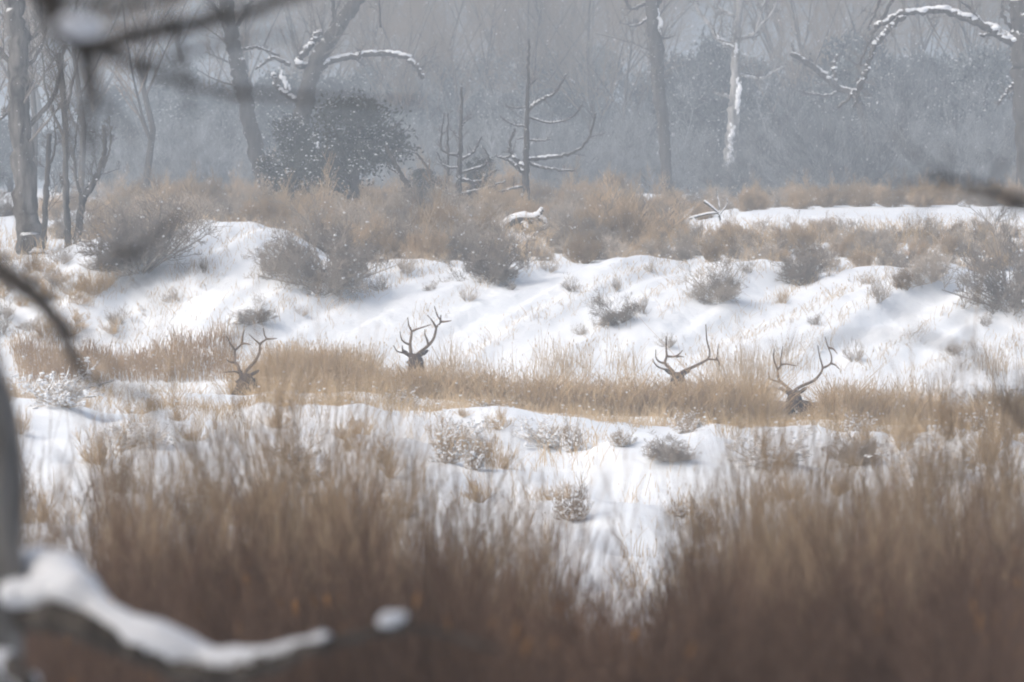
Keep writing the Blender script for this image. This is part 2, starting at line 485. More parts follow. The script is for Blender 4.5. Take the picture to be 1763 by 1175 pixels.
PRO = {
    'sage': [shrub_mesh('sagebrush_twigs', 20 + i, 'sage', 26, 0.7, 8, 7, 2, snow=60) for i in range(4)],
    'dark': [shrub_mesh('dark_shrub_twigs', 40 + i, 'sage_dark', 28, 0.66, 8, 7, 2, snow=45) for i in range(3)],
    'rabbit': [shrub_mesh('rabbitbrush_twigs', 60 + i, 'rabbit', 30, 0.62, 7, 7, 2, 0.009, 26, up=0.55) for i in range(3)],
    'thin': [shrub_mesh('thin_shrub_twigs', 80 + i, 'sage', 18, 0.6, 6, 4, 0, 0.009, 16, up=0.5) for i in range(3)],
    'snowy': [shrub_mesh('snowy_shrub_twigs', 100 + i, 'straw_pale', 30, 0.95, 6, 6, 0, 0.010, 1000, snow_r=0.027) for i in range(5)],
    'straw': [shrub_mesh('dry_plant_stems', 120 + i, 'straw', 22, 0.6, 5, 3, 0, 0.008, 24, up=0.7, tw=0.0045) for i in range(4)],
}
_cnt = {}
def shrub(kind, name, loc, h, w, label, cat='shrub', group=None, rz=None):
    i = _cnt.get(kind, 0); _cnt[kind] = i + 1
    me, sn = PRO[kind][i % len(PRO[kind])]
    o = link(name, me, None, loc)
    o.rotation_euler = (0, 0, rng.uniform(0, 6.28) if rz is None else rz)
    o.scale = (w / 1.25, w / 1.25, h)
    tag(o, label, cat, group)
    if sn:
        link('snow_clump', sn, o)['kind'] = 'stuff'
    return o

def shrub_px(kind, name, px, pyb, hpx, wpx, label, cat='shrub', group=None):
    p = hit(px, pyb)
    if kind in ('sage', 'dark') and p[1] > 105: hpx *= 1.12; wpx *= 1.3
    k = p[1] / F
    o = shrub(kind, name, p, hpx * k, wpx * k, label, cat, group)
    if 105 < p[1] < 113:          # bushes on the bank lean out over the slope
        o.rotation_euler[0] = rng.uniform(0.1, 0.4); o.rotation_euler[1] = rng.uniform(-0.3, 0.1); o.rotation_euler[2] = rng.uniform(-0.5, 0.5)
    return o

# --- single shrubs one can point to on the bank
for a in [
    ('dark', 'bare_shrub', 240, 466, 140, 165, 'large dark twiggy shrub at left, between two snow mounds'),
    ('sage', 'sagebrush', 495, 468, 80, 95, 'grey sagebrush at the left end of the big clump, hanging over the snow slope'),
    ('dark', 'sagebrush', 565, 492, 130, 150, 'dense dark grey sagebrush reaching furthest down the slope right of the left snow mound'),
    ('sage', 'sagebrush', 640, 440, 100, 130, 'broad grey sagebrush on the bank top below the snowy juniper'),
    ('thin', 'sagebrush', 700, 472, 48, 70, 'sparse grey shrub on the slope edge left of the middle snow gully'),
    ('thin', 'sagebrush', 655, 500, 40, 55, 'thin wispy shrub low on the snow right of the big dark sagebrush'),
    ('dark', 'sagebrush', 855, 478, 90, 110, 'dark sagebrush spilling over the bank edge above the second elk'),
    ('thin', 'sagebrush', 805, 520, 38, 46, 'small thin shrub in the snow right above the second elk'),
    ('sage', 'sagebrush', 1236, 518, 72, 82, 'round grey bush alone on the snow below the pointed snow crest'),
    ('dark', 'sagebrush', 1385, 488, 66, 84, 'dark bush at the bank edge above the fourth elk'),
    ('straw', 'rabbitbrush', 1350, 524, 38, 36, 'small tan bush just below left of the dark bank-edge bush'),
    ('thin', 'sagebrush', 1062, 502, 36, 30, 'small dark tuft high on the snow slope in the middle'),
    ('sage', 'sagebrush', 1068, 556, 48, 62, 'grey bush low on the snow slope left of the third elk'),
    ('thin', 'sagebrush', 1105, 540, 42, 48, 'thin grey bush beside and above the low grey bush left of the third elk'),
    ('dark', 'sagebrush', 1742, 528, 150, 150, 'big dark bush with a thick stem at the right edge of the bank'),
    ('sage', 'sagebrush', 440, 556, 38, 70, 'low grey shrub on the snow above the first elk'),
    ('thin', 'sagebrush', 1472, 622, 56, 54, 'upright grey shrub in the snow right of the fourth elk'),
    ('thin', 'sagebrush', 1515, 520, 60, 62, 'pale straw-like bush on the upper slope at right'),
    ('sage', 'sagebrush', 1600, 486, 62, 90, 'grey-brown bush at the bank top at right, before the big dark bush'),
    ('thin', 'sagebrush', 310, 412, 34, 50, 'small shrub on the left end of the snow mound crest'),
    ('thin', 'sagebrush', 1000, 578, 28, 38, 'tiny thin shrub alone in the middle of the lower snow slope'),
    ('thin', 'sagebrush', 1700, 560, 30, 46, 'small low shrub on the snow beneath the big right-hand bush'),
    ('rabbit', 'rabbitbrush', 1560, 500, 40, 40, 'tan bush on the upper slope between the two right-hand bushes'),
    ('thin', 'sagebrush', 580, 512, 30, 40, 'tiny shrub just below the dense dark sagebrush'),
    ('thin', 'sagebrush', 945, 470, 34, 46, 'low thin shrub on the bank edge right of the dark spilling sagebrush'),
]:
    shrub_px(*a)

ws = [(352, 470), (300, 520), (520, 545), (745, 500), (770, 455), (880, 500), (985, 500), (1120, 470), (1150, 600), (1290, 470), (1405, 560), (1490, 490), (1640, 610), (1660, 490)]
for px, py in ws:
    shrub_px('thin', 'dry_weed', px, py, rng.uniform(20, 38), rng.uniform(24, 60), 'small wispy dry weed standing in the snow of the open bank', 'weed', 'small weeds on the snow bank')

# --- the left slope: low brown brush over the snow
for i in range(48):
    px = rng.uniform(-40, 215); py = rng.uniform(445, 585)
    if px > 120 and py > 520 and rng.random() < 0.6:
        continue
    shrub_px('straw' if rng.random() < 0.55 else 'thin', 'low_brush', px, py, rng.uniform(26, 48), rng.uniform(40, 80),
             'low brown brush poking through the snow of the far left slope', 'shrub', 'low brush on the far left slope')

# --- brush of the plateau above the bank
n = 0
for row in range(11):
    Yr = 113.6 + row * row * 0.33 + row * 1.5
    step = 55 + rng.uniform(-4, 4)
    if Yr < 130: step = 44
    for px in np.arange(-30 + rng.uniform(0, 50), 1810, step):
        pxx = px + rng.uniform(-22, 22)
        Yy = Yr + rng.uniform(-1.0, 1.0)
        if Yr < 117 and pxx < 520: continue
        if pxx < 350 and Yr < 128 and rng.random() < 0.75: continue
        if pxx < 180 and rng.random() < 0.8: continue
        if pxx > 1165 and 125.5 < Yy < 139: continue
        if 370 < pxx < 465 and 136 < Yy < 150: continue
        p = ground(pxx, Yy)
        hmax = 1.25 if Yy < 128 else 1.0
        h = rng.uniform(0.6, hmax)
        if pxx > 1120 and Yy < 131: h = min(h, rng.uniform(0.35, 0.55))
        if pxx > 1120 and Yy > 131: h = min(h, 0.6)
        if Yy < 118: h = min(h, 0.9 if pxx < 1000 else 0.6)
        r = rng.random()
        if 835 < pxx < 965 and 112 < Yy < 128: h = min(h, 0.3)
        if pxx > 1000 and r > 0.85: r = 0.6
        if r > 0.93: r = 0.6
        if Yy > 134 and r < 0.7 or r < 0.34:
            shrub('rabbit', 'rabbitbrush', p, h, h * rng.uniform(1.1, 1.7), 'tan-brown brush above the snowy bank, ' + zone(pxx), 'shrub', 'tan brush thicket above the bank')
        elif r < 0.85:
            shrub('sage', 'sagebrush', p, h, h * rng.uniform(1.1, 1.7), 'snow-dusted grey brush above the snowy bank, ' + zone(pxx), 'shrub', 'grey brush thicket above the bank')
        else:
            shrub('dark', 'sagebrush', p, h, h * rng.uniform(1.0, 1.5), 'dark twiggy brush above the snowy bank, ' + zone(pxx), 'shrub', 'dark brush thicket above the bank')
        n += 1

# --- snow-laden shrubs of the near bank
for (px, py, h, w_, kind, lb) in [
    (1150, 795, 50, 110, 'dark', 'dark bare bush in a hollow of the near bank, snow on its top'),
    (790, 760, 45, 80, 'snowy', 'snow-laden bush in the middle of the near bank, below the second elk'),
    (940, 770, 50, 100, 'snowy', 'snow-laden bush on the near bank right of centre'),
    (1330, 800, 60, 120, 'snowy', 'snow-dusted bush on the near bank below the fourth elk'),
    (1480, 800, 60, 110, 'dark', 'dark bush with snow streaks on the near bank at right'),
    (1600, 820, 70, 120, 'snowy', 'snowy bush far right on the near bank behind the brown stems'),
    (170, 800, 90, 110, 'straw', 'straw-brown bush at left on the near bank above the bright snow'),
    (240, 770, 60, 90, 'snowy', 'snow-dusted bush at left on the near bank'),
    (110, 700, 70, 110, 'snowy', 'snow-covered bush at the far left behind the dark foreground branch'),
    (1700, 790, 80, 120, 'straw', 'straw-brown bush at the right edge of the near bank'),
    (1560, 760, 60, 90, 'straw', 'straw-brown bush on the near bank at right, in front of the grass'),
    (860, 740, 46, 70, 'straw', 'straw-brown bush on the near bank lip right of the second elk'),
]:
    shrub_px(kind, 'snowy_shrub' if kind == 'snowy' else 'bare_shrub' if kind == 'dark' else 'dry_plant', px, py, h, w_, lb)

PRO['tuft'] = [shrub_mesh('snow_tuft_twigs', 140 + i, 'rabbit', 30, 0.7, 6, 5, 0, 0.009, 420, up=0.6, snow_r=0.028, tw=0.006) for i in range(4)]
for i in range(60):
    px = rng.uniform(-20, 1790); Yy = rng.uniform(78, 96.3)
    if vnoise(px / 110.0, Yy / 4.0, 91) < -0.08: continue
    if 1000 < px < 1130 and Yy < 86: continue
    if (370 < px < 460 or 1300 < px < 1420) and Yy > 84: continue
    shrub('tuft', 'snowy_plant', ground(px, Yy), rng.uniform(0.28, 0.6) * (0.6 if Yy > 91 else 1), rng.uniform(0.4, 0.85), 'low straw-coloured plant laden with snow on the near bank, ' + zone_low(px), 'plant', 'snow-laden plants on the near bank')

for i in range(150):
    px = rng.uniform(-20, 1790); Yy = rng.uniform(72, 96)
    if vnoise(px / 90.0, Yy / 5.0, 92) < -0.02 and px < 1250: continue
    if 960 < px < 1190 and Yy < 88 or 90 < px < 190 and Yy < 92: continue
    if (370 < px < 460 or 1300 < px < 1420) and Yy > 84: continue
    shrub('straw', 'dry_plant', ground(px, Yy), rng.uniform(0.3, 0.7) * (0.6 if Yy > 91 else 1), rng.uniform(0.4, 0.8), 'straw-brown dry plant in the snow of the near bank, ' + zone_low(px), 'plant', 'dry plants on the near bank')

# ------------------------------------------------------------------ dry grass
def blades(n, pxs, Ys, hfun, mats, name, label, lean=0.12, r=0.0045, seed=1, clump=None, slant=0.0):
    g = np.random.default_rng(seed)
    px = g.uniform(pxs[0], pxs[1], n); Yv = g.uniform(Ys[0], Ys[1], n)
    if clump:
        keep = vnoise((px - slant * (Yv - 106)) / clump[0], Yv / clump[1], seed + 70) + g.uniform(-0.12, 0.12, n) > clump[2]
        px, Yv = px[keep], Yv[keep]
    x = (px - 881.5) / F * Yv
    z = terr(x, Yv)
    h = hfun(px, x, Yv, z, g)
    ok = h > 0.04
    px, x, Yv, z, h = px[ok], x[ok], Yv[ok], z[ok], h[ok]
    n = len(x)
    D = np.stack([g.normal(size=n) * lean, g.normal(size=n) * lean, np.ones(n)], 1)
    B = np.stack([g.normal(size=n) * lean * 1.6, g.normal(size=n) * lean * 1.6, -0.05 * np.ones(n)], 1)
    s = np.linspace(0, 1, 4)[None, :, None]
    P = np.stack([x, Yv, z - 0.03], 1)[:, None] + h[:, None, None] * (D[:, None] * s + B[:, None] * s * s)
    Rr = r * g.uniform(0.7, 1.5, (n, 1)) * np.array((1.0, 0.9, 0.75, 0.3))[None]
    mb = MB().tubes(P, Rr, 3)
    # seed heads
    k = g.random(n) < 0.3
    C = P[k, 3]; mb.blobs(C, np.array((0.006, 0.006, 0.022)) * g.uniform(0.6, 1.5, (k.sum(), 1)), 1, 'octa', 0.3, g)
    # flakes of snow caught in it
    k = g.random(n) < 0.03
    mb.blobs(P[k, 2], np.array((0.022, 0.022, 0.014)) * g.uniform(0.5, 1.4, (k.sum(), 1)), 2, 'ico', 0.3, g)
    o = link(name, mb.mesh(name, [M[mats[0]], M[mats[1]], M['snow']]))
    tag(o, label, 'grass', kind='stuff')
    return o

GT = np.array([(430, 668), (450, 655), (500, 645), (560, 640), (620, 636), (655, 630), (690, 626), (740, 626), (800, 632), (860, 640),
               (950, 636), (1020, 640), (1110, 652), (1150, 656), (1200, 654), (1260, 645), (1310, 652), (1330, 690), (1345, 712), (1390, 710), (1425, 664), (1500, 664), (1600, 674), (1800, 682)], float)
def h_main(px, x, Yv, z, g):
    zt = EYE - (np.interp(px, GT[:, 0], GT[:, 1]) - 330) * Yv / F
    hh = (zt - z) * (1.04 - 0.75 * g.random(len(px)) ** 1.4) * (1 + 0.5 * vnoise(px / 9.0, Yv / 0.5, 44)) * (0.92 + 0.55 * vnoise(px / 55.0, Yv / 0.8, 46))
    tall = (g.random(len(px)) < 0.10) & ((px < 680) | (px > 750)) & ((px < 1325) | (px > 1410))
    hh = np.where((px > 1338) & (px < 1396) & (g.random(len(px)) < 0.75), 0.0, hh)
    return hh * np.where(tall, g.uniform(1.1, 1.5, len(px)), 1.0)
def h_mound(px, x, Yv, z, g):
    zt = EYE - (np.interp(px, [405, 440, 480, 520, 560, 600, 640, 660], [650, 622, 602, 598, 600, 596, 612, 640]) - 330) * Yv / F
    return (zt - z) * (1.03 - 0.6 * g.random(len(px)) ** 1.5) * (1 + 0.4 * vnoise(px / 12.0, Yv / 0.6, 45))
blades(9000, (405, 660), (101.6, 103.6), h_mound, ('straw', 'straw'), 'tan_grass', 'rounded mound of tall golden grass behind the left elk', 0.1, 0.0055, 12)
blades(24000, (428, 1840), (97.15, 98.7), h_main, ('straw', 'straw_pale'), 'dry_grass', 'band of tall straw-coloured dry grass the elk lie behind', 0.2, 0.0055, 1)
blades(5000, (428, 1840), (97.2, 99.0), h_main, ('straw_rust', 'straw_rust'), 'brown_grass', 'browner dry weeds mixed through the straw grass around the elk', 0.25, 0.0055, 21, (28, 0.6, -0.05))
def h_const(a, b):
    return lambda px, x, Yv, z, g: g.uniform(a, b, len(px)) * (0.6 + 0.8 * (vnoise(px / 30, Yv, 33) + 0.5))
blades(3800, (-60, 420), (104.9, 106.6), h_const(0.2, 0.5), ('straw_rust', 'straw_rust'), 'rusty_grass', 'rust-brown dry weeds at the foot of the slope left of the elk', 0.12, 0.0055, 2, (40, 1.2, -0.1))
blades(7000, (430, 1840), (103.0, 106.0), h_const(0.25, 0.65), ('straw_pale', 'straw_rust'), 'thin_grass', 'thin pale weeds at the foot of the snow bank behind the elk', 0.1, 0.004, 3, (45, 1.3, 0.0))
blades(13000, (-60, 1840), (105.5, 113), h_const(0.06, 0.24), ('straw_pale', 'straw'), 'slope_grass', 'sparse straw stubble poking out of the snow slope', 0.25, 0.0042, 4, (38, 5.0, 0.02), 56.0)
blades(12000, (-60, 1840), (93.0, 97.3), h_const(0.08, 0.3), ('straw', 'straw_pale'), 'lip_grass', 'short straw grass on the snowy lip in front of the elk', 0.25, 0.004, 5, (55, 1.6, 0.0))
blades(8500, (-60, 1840), (70.0, 93.0), h_const(0.12, 0.38), ('straw', 'straw_rust'), 'bank_grass', 'dry grass tufts standing in the snow of the near bank', 0.2, 0.0042, 6, (60, 2.2, 0.14))
blades(7000, (-60, 1840), (113.0, 131), h_const(0.2, 0.55), ('straw', 'straw_rust'), 'plateau_grass', 'straw grass between the bushes above the bank', 0.2, 0.005, 7, (60, 3, -0.05))

# ------------------------------------------------------------------ elk
def px_path(pts, ox, oy, s):
    return [(ox + a / s, oy + b / s) for a, b in pts]

def antler_mesh(name, spec, Y0, origin, back, fwd):
    """spec: list of (kind, pixel points); the beam sweeps back, the tines come forward"""
    mb = MB()
    beam = np.array(spec[0][1], float)
    L = np.r_[0, np.cumsum(np.linalg.norm(np.diff(beam, axis=0), axis=1))]; L /= L[-1]
    def depth(s):
        return back * math.sin(min(s, 1) * 2.3)
    def nearest(p):
        best = (1e9, 0)
        for i in range(len(beam) - 1):
            a, b = beam[i], beam[i + 1]; d = b - a
            t = np.clip(np.dot(p - a, d) / (np.dot(d, d) + 1e-9), 0, 1)
            dd = np.linalg.norm(a + d * t - p)
            if dd < best[0]: best = (dd, L[i] + (L[i + 1] - L[i]) * t)
        return best[1]
    for kind, pts in spec:
        pts = np.array(pts, float)
        if kind == 'beam':
            W = np.array([at(p[0], p[1], Y0 + depth(s)) for p, s in zip(pts, L)])
            r0, r1 = 0.033, 0.009
        else:
            d0 = depth(nearest(pts[0]))
            W = np.array([at(p[0], p[1], Y0 + d0 - fwd * (i / (len(pts) - 1)) * (1.3 if kind == 'brow' else 0.6)) for i, p in enumerate(pts)])
            r0, r1 = 0.022, 0.007
        k = 5 * (len(W) - 1) + 1
        C = curve(W, k)
        t = np.linspace(0, 1, k)
        rad = r0 + (r1 - r0) * t ** (1.0 if kind != 'beam' else 1.3)
        mb.tubes(C - origin, rad, 7, 0, True)
    return mb.mesh(name, M['antler'])

def ellipsoid(mb, c, ax, r, kind='ico2'):
    """ax: 3x3 rows = axes, r: radii"""
    v, f = BASE[kind]
    mb.add(np.asarray(c) + (v * np.asarray(r)) @ np.asarray(ax), f)

def loft(mb, pts, rad, n=14, k=20):
    C = curve(pts, k)
    t = np.linspace(0, len(rad) - 1, k)
    rr = np.interp(t, np.arange(len(rad)), rad)
    mb.tubes(C, rr, n, 0, True)

def elk(label, Y0, poll_px, muzzle_px, muzzle_dy, body_dir, left, right, back, fwd):
    gp = ground(poll_px[0] + body_dir[0] * 60, Y0)
    root = thing('elk', label, 'elk', gp, 'bull elk bedded in the dry grass')
    o = np.array(gp)
    poll = at(*poll_px, Y0) - o
    muz = at(*muzzle_px, Y0 + muzzle_dy) - o
    fd = unit(muz - poll)
    L = 0.50
    muz = poll + fd * L
    side = unit(np.cross(fd, np.array((0, 0, 1.0))))
    upv = np.cross(side, fd)
    ax = np.array([side, fd, upv])
    mb = MB()
    # head
    ellipsoid(mb, poll + fd * 0.08 - upv * 0.05, ax, (0.115, 0.15, 0.115))
    loft(mb, [poll + fd * 0.05 - upv * .05, poll + fd * 0.2 - upv * .05, poll + fd * 0.36 - upv * .045, poll + fd * 0.47 - upv * .05], [0.10, 0.092, 0.066, 0.06], 14, 12)
    ellipsoid(mb, poll + fd * 0.46 - upv * 0.05, ax, (0.065, 0.055, 0.06))
    for s in (-1, 1):
        ellipsoid(mb, poll + fd * 0.17 + side * s * 0.085 + upv * 0.0, ax, (0.03, 0.045, 0.035))
        # ears: long leaf shapes
        e = unit(side * s * 0.75 - fd * 0.65 + upv * 0.15)
        ew = unit(np.cross(e, upv)); en = np.cross(e, ew)
        ellipsoid(mb, poll + side * s * 0.11 + e * 0.07 + upv * 0.0, np.array([e, ew, en]), (0.115, 0.05, 0.026))
        loft(mb, [poll + side * s * 0.06, poll + side * s * 0.12 + e * .03], [0.04, 0.03], 8, 4)
    # body lying on the ground, neck rising to the head
    b = unit(np.array((body_dir[0], body_dir[1], 0.0)))
    bs = np.array((-b[1], b[0], 0))
    hx_ = poll[:2] + b[:2] * 0.42
    chest = np.array((hx_[0], hx_[1], 0.36))
    wth = np.array((hx_[0], hx_[1], 0.50)) + b * 0.25
    mid = chest + b * 0.85 + np.array((0, 0, 0.06)); rump = chest + b * 1.45 + np.array((0, 0, 0.04))
    loft(mb, [chest - b * .02, chest + b * 0.3 + np.array((0, 0, .06)), mid, rump, rump + b * .22], [0.24, 0.36, 0.37, 0.34, 0.16], 18, 22)
    nk = poll - fd * 0.03 - upv * 0.10
    ctrl = (chest + nk) / 2 - b * 0.12 + np.array((0, 0, 0.02))
    loft(mb, [chest + b * .15 + np.array((0, 0, .06)), ctrl, nk], [0.27, 0.19, 0.125], 16, 16)
    ellipsoid(mb, wth, np.array([b, bs, (0, 0, 1)]), (0.3, 0.2, 0.3))
    for s in (-1, 1):      # folded legs
        sh = chest + b * 0.18 + bs * s * 0.24 - np.array((0, 0, .12))
        kn = chest - b * 0.16 + bs * s * 0.26 + np.array((0, 0, -0.27))
        loft(mb, [sh, kn], [0.12, 0.06], 10, 6)
        loft(mb, [kn, kn + b * 0.36 - bs * s * 0.05], [0.055, 0.035], 10, 6)
        loft(mb, [kn + b * 0.36 - bs * s * 0.05, kn + b * 0.44 - bs * s * .06], [0.042, 0.045], 8, 3)
        hp = rump + bs * s * 0.2 - np.array((0, 0, .08))
        st = rump - b * 0.42 + bs * s * 0.36 + np.array((0, 0, -.2))
        hk = rump + b * 0.06 + bs * s * 0.36 + np.array((0, 0, -.33))
        loft(mb, [hp, st], [0.22, 0.12], 10, 6); loft(mb, [st, hk], [0.11, 0.055], 10, 6)
        loft(mb, [hk, hk - b * 0.42], [0.05, 0.035], 10, 6)
        loft(mb, [hk - b * 0.42, hk - b * 0.5], [0.042, 0.045], 8, 3)
    tl = rump + b * 0.34 + np.array((0, 0, .1))
    loft(mb, [tl - b * .06, tl + b * .04 - np.array((0, 0, .12))], [0.05, 0.025], 8, 4)
    me = remesh(mb.mesh('elk_body', M['elk_coat']), 0.02, M['elk_coat'], 'elk_body', 3)
    V = np.empty(len(me.vertices) * 3); me.vertices.foreach_get('co', V); V = V.reshape(-1, 3)
    along = (V - chest) @ b
    dh = np.linalg.norm(V - (poll + fd * 0.2), axis=1)
    dark = np.array((0.024, 0.016, 0.012)); tan = np.array((0.27, 0.20, 0.14)); face = np.array((0.055, 0.034, 0.023)); pale = np.array((0.4, 0.32, 0.22))
    tt = smooth(along, 0.12, 0.3)[:, None]
    c = dark * (1 - tt) + tan * tt
    fh = (1 - smooth(dh, 0.16, 0.32))[:, None]
    c = c * (1 - fh) + face * fh
    ms = (1 - smooth(np.linalg.norm(V - (poll + fd * 0.5), axis=1), 0.04, 0.09))[:, None]
    c = c * (1 - ms) + dark * 0.5 * ms
    rp = smooth(along, 1.5, 1.62)[:, None]; c = c * (1 - rp) + pale * rp
    attr = me.color_attributes.new('coat', 'FLOAT_COLOR', 'POINT')
    attr.data.foreach_set('color', np.hstack([c, np.ones((len(c), 1))]).astype(np.float32).ravel())
    link('body', me, root)
    for s in (-1, 1):
        ev = MB().blobs([poll + fd * 0.185 + side * s * 0.105 + upv * 0.005], np.array([[0.019] * 3]), 0, 'ico2', 0.0)
        link('eye', ev.mesh('elk_eye', M['eye']), root)
    for spec in (left, right):
        link('antler', antler_mesh('antler', spec, Y0, o, back, fwd), root)
    return root

def S(ox, oy, s, *items):
    return [(k, px_path(p, ox, oy, s)) for k, p in items]

e1 = (360, 540, 7.83)
elk('leftmost bull elk, head turned left beside the golden grass mound', 100.0, (424, 646), (400, 679), -0.30, (1, 0.12),
    S(*e1, ('beam', [(430, 850), (405, 770), (385, 705), (345, 650), (348, 570), (352, 500), (440, 405), (455, 300), (476, 225)]),
      ('brow', [(412, 800), (330, 783), (195, 797)]), ('t', [(352, 655), (285, 655), (235, 620)]), ('t', [(350, 500), (290, 410), (232, 298)]), ('t', [(443, 405), (500, 408), (562, 422)])),
    S(*e1, ('beam', [(475, 830), (500, 780), (560, 710), (630, 630), (680, 520), (692, 410), (770, 345), (747, 290), (733, 195)]),
      ('t', [(690, 415), (640, 375), (538, 282)]), ('t', [(772, 345), (830, 343), (912, 338)])), 0.35, 0.22)
e2 = (650, 520, 9.04)
elk('bull elk second from left, dark neck above the straw grass, tall wide antlers', 101.6, (714, 612), (708, 645), -0.36, (1, 0.1),
    S(*e2, ('beam', [(525, 870), (515, 760), (508, 660), (520, 560), (530, 460), (488, 370), (468, 245)]),
      ('brow', [(520, 828), (400, 795), (310, 770), (248, 680)]), ('t', [(405, 792), (392, 745), (383, 675)]), ('t', [(505, 668), (420, 630), (370, 570), (350, 460)]), ('t', [(530, 460), (600, 430), (720, 390), (832, 353)])),
    S(*e2, ('beam', [(610, 840), (640, 800), (720, 740), (800, 670), (870, 580), (905, 470), (920, 390), (985, 310), (930, 210), (885, 70)]),
      ('t', [(912, 400), (860, 310), (778, 205)]), ('t', [(985, 312), (1080, 305), (1150, 290)]), ('t', [(790, 672), (770, 590), (740, 510), (738, 430)]), ('t', [(982, 310), (980, 260), (988, 205)])), 0.35, 0.22)
e3 = (1100, 560, 9.79)
elk('bull elk third from left, lowest in the grass with flat wide-spread antlers', 100.4, (1167, 644), (1171, 680), -0.36, (1, 0.1),
    S(*e3, ('beam', [(620, 840), (530, 735), (440, 640), (468, 530), (460, 400), (460, 190)]),
      ('brow', [(560, 770), (430, 745), (330, 710), (262, 640), (232, 570)]), ('t', [(440, 645), (350, 620), (290, 550), (285, 410)]), ('t', [(466, 528), (600, 530), (680, 485), (738, 425)]), ('t', [(640, 530), (690, 528), (755, 538)])),
    S(*e3, ('beam', [(690, 830), (740, 785), (820, 750), (950, 690), (1070, 630), (1170, 560), (1192, 440), (1145, 250), (1128, -10)]),
      ('t', [(1165, 575), (1240, 578), (1310, 565), (1345, 315)]), ('t', [(1305, 568), (1350, 620), (1350, 695)])), 0.35, 0.22)
e4 = (1300, 580, 8.39)
elk('rightmost bull elk, dark face turned to the camera in the grass', 99.6, (1366, 676), (1368, 706), -0.38, (1, 0.12),
    S(*e4, ('beam', [(560, 820), (500, 765), (430, 700), (345, 620), (328, 520), (322, 465), (268, 320), (276, 180)]),
      ('brow', [(530, 790), (400, 762), (330, 755), (265, 722)]), ('t', [(390, 672), (300, 640), (220, 610), (195, 510)]), ('t', [(328, 475), (370, 415), (375, 310), (400, 145)]), ('t', [(370, 412), (450, 395), (592, 422)])),
    S(*e4, ('beam', [(560, 810), (590, 765), (680, 710), (840, 640), (930, 550), (975, 450), (940, 310), (905, 130)]),
      ('t', [(970, 455), (1050, 420), (1100, 370), (1100, 270), (1050, 140), (1010, 0)]), ('t', [(1090, 385), (1160, 410), (1225, 475)]), ('t', [(1060, 160), (1130, 180), (1190, 250)])), 0.35, 0.22)

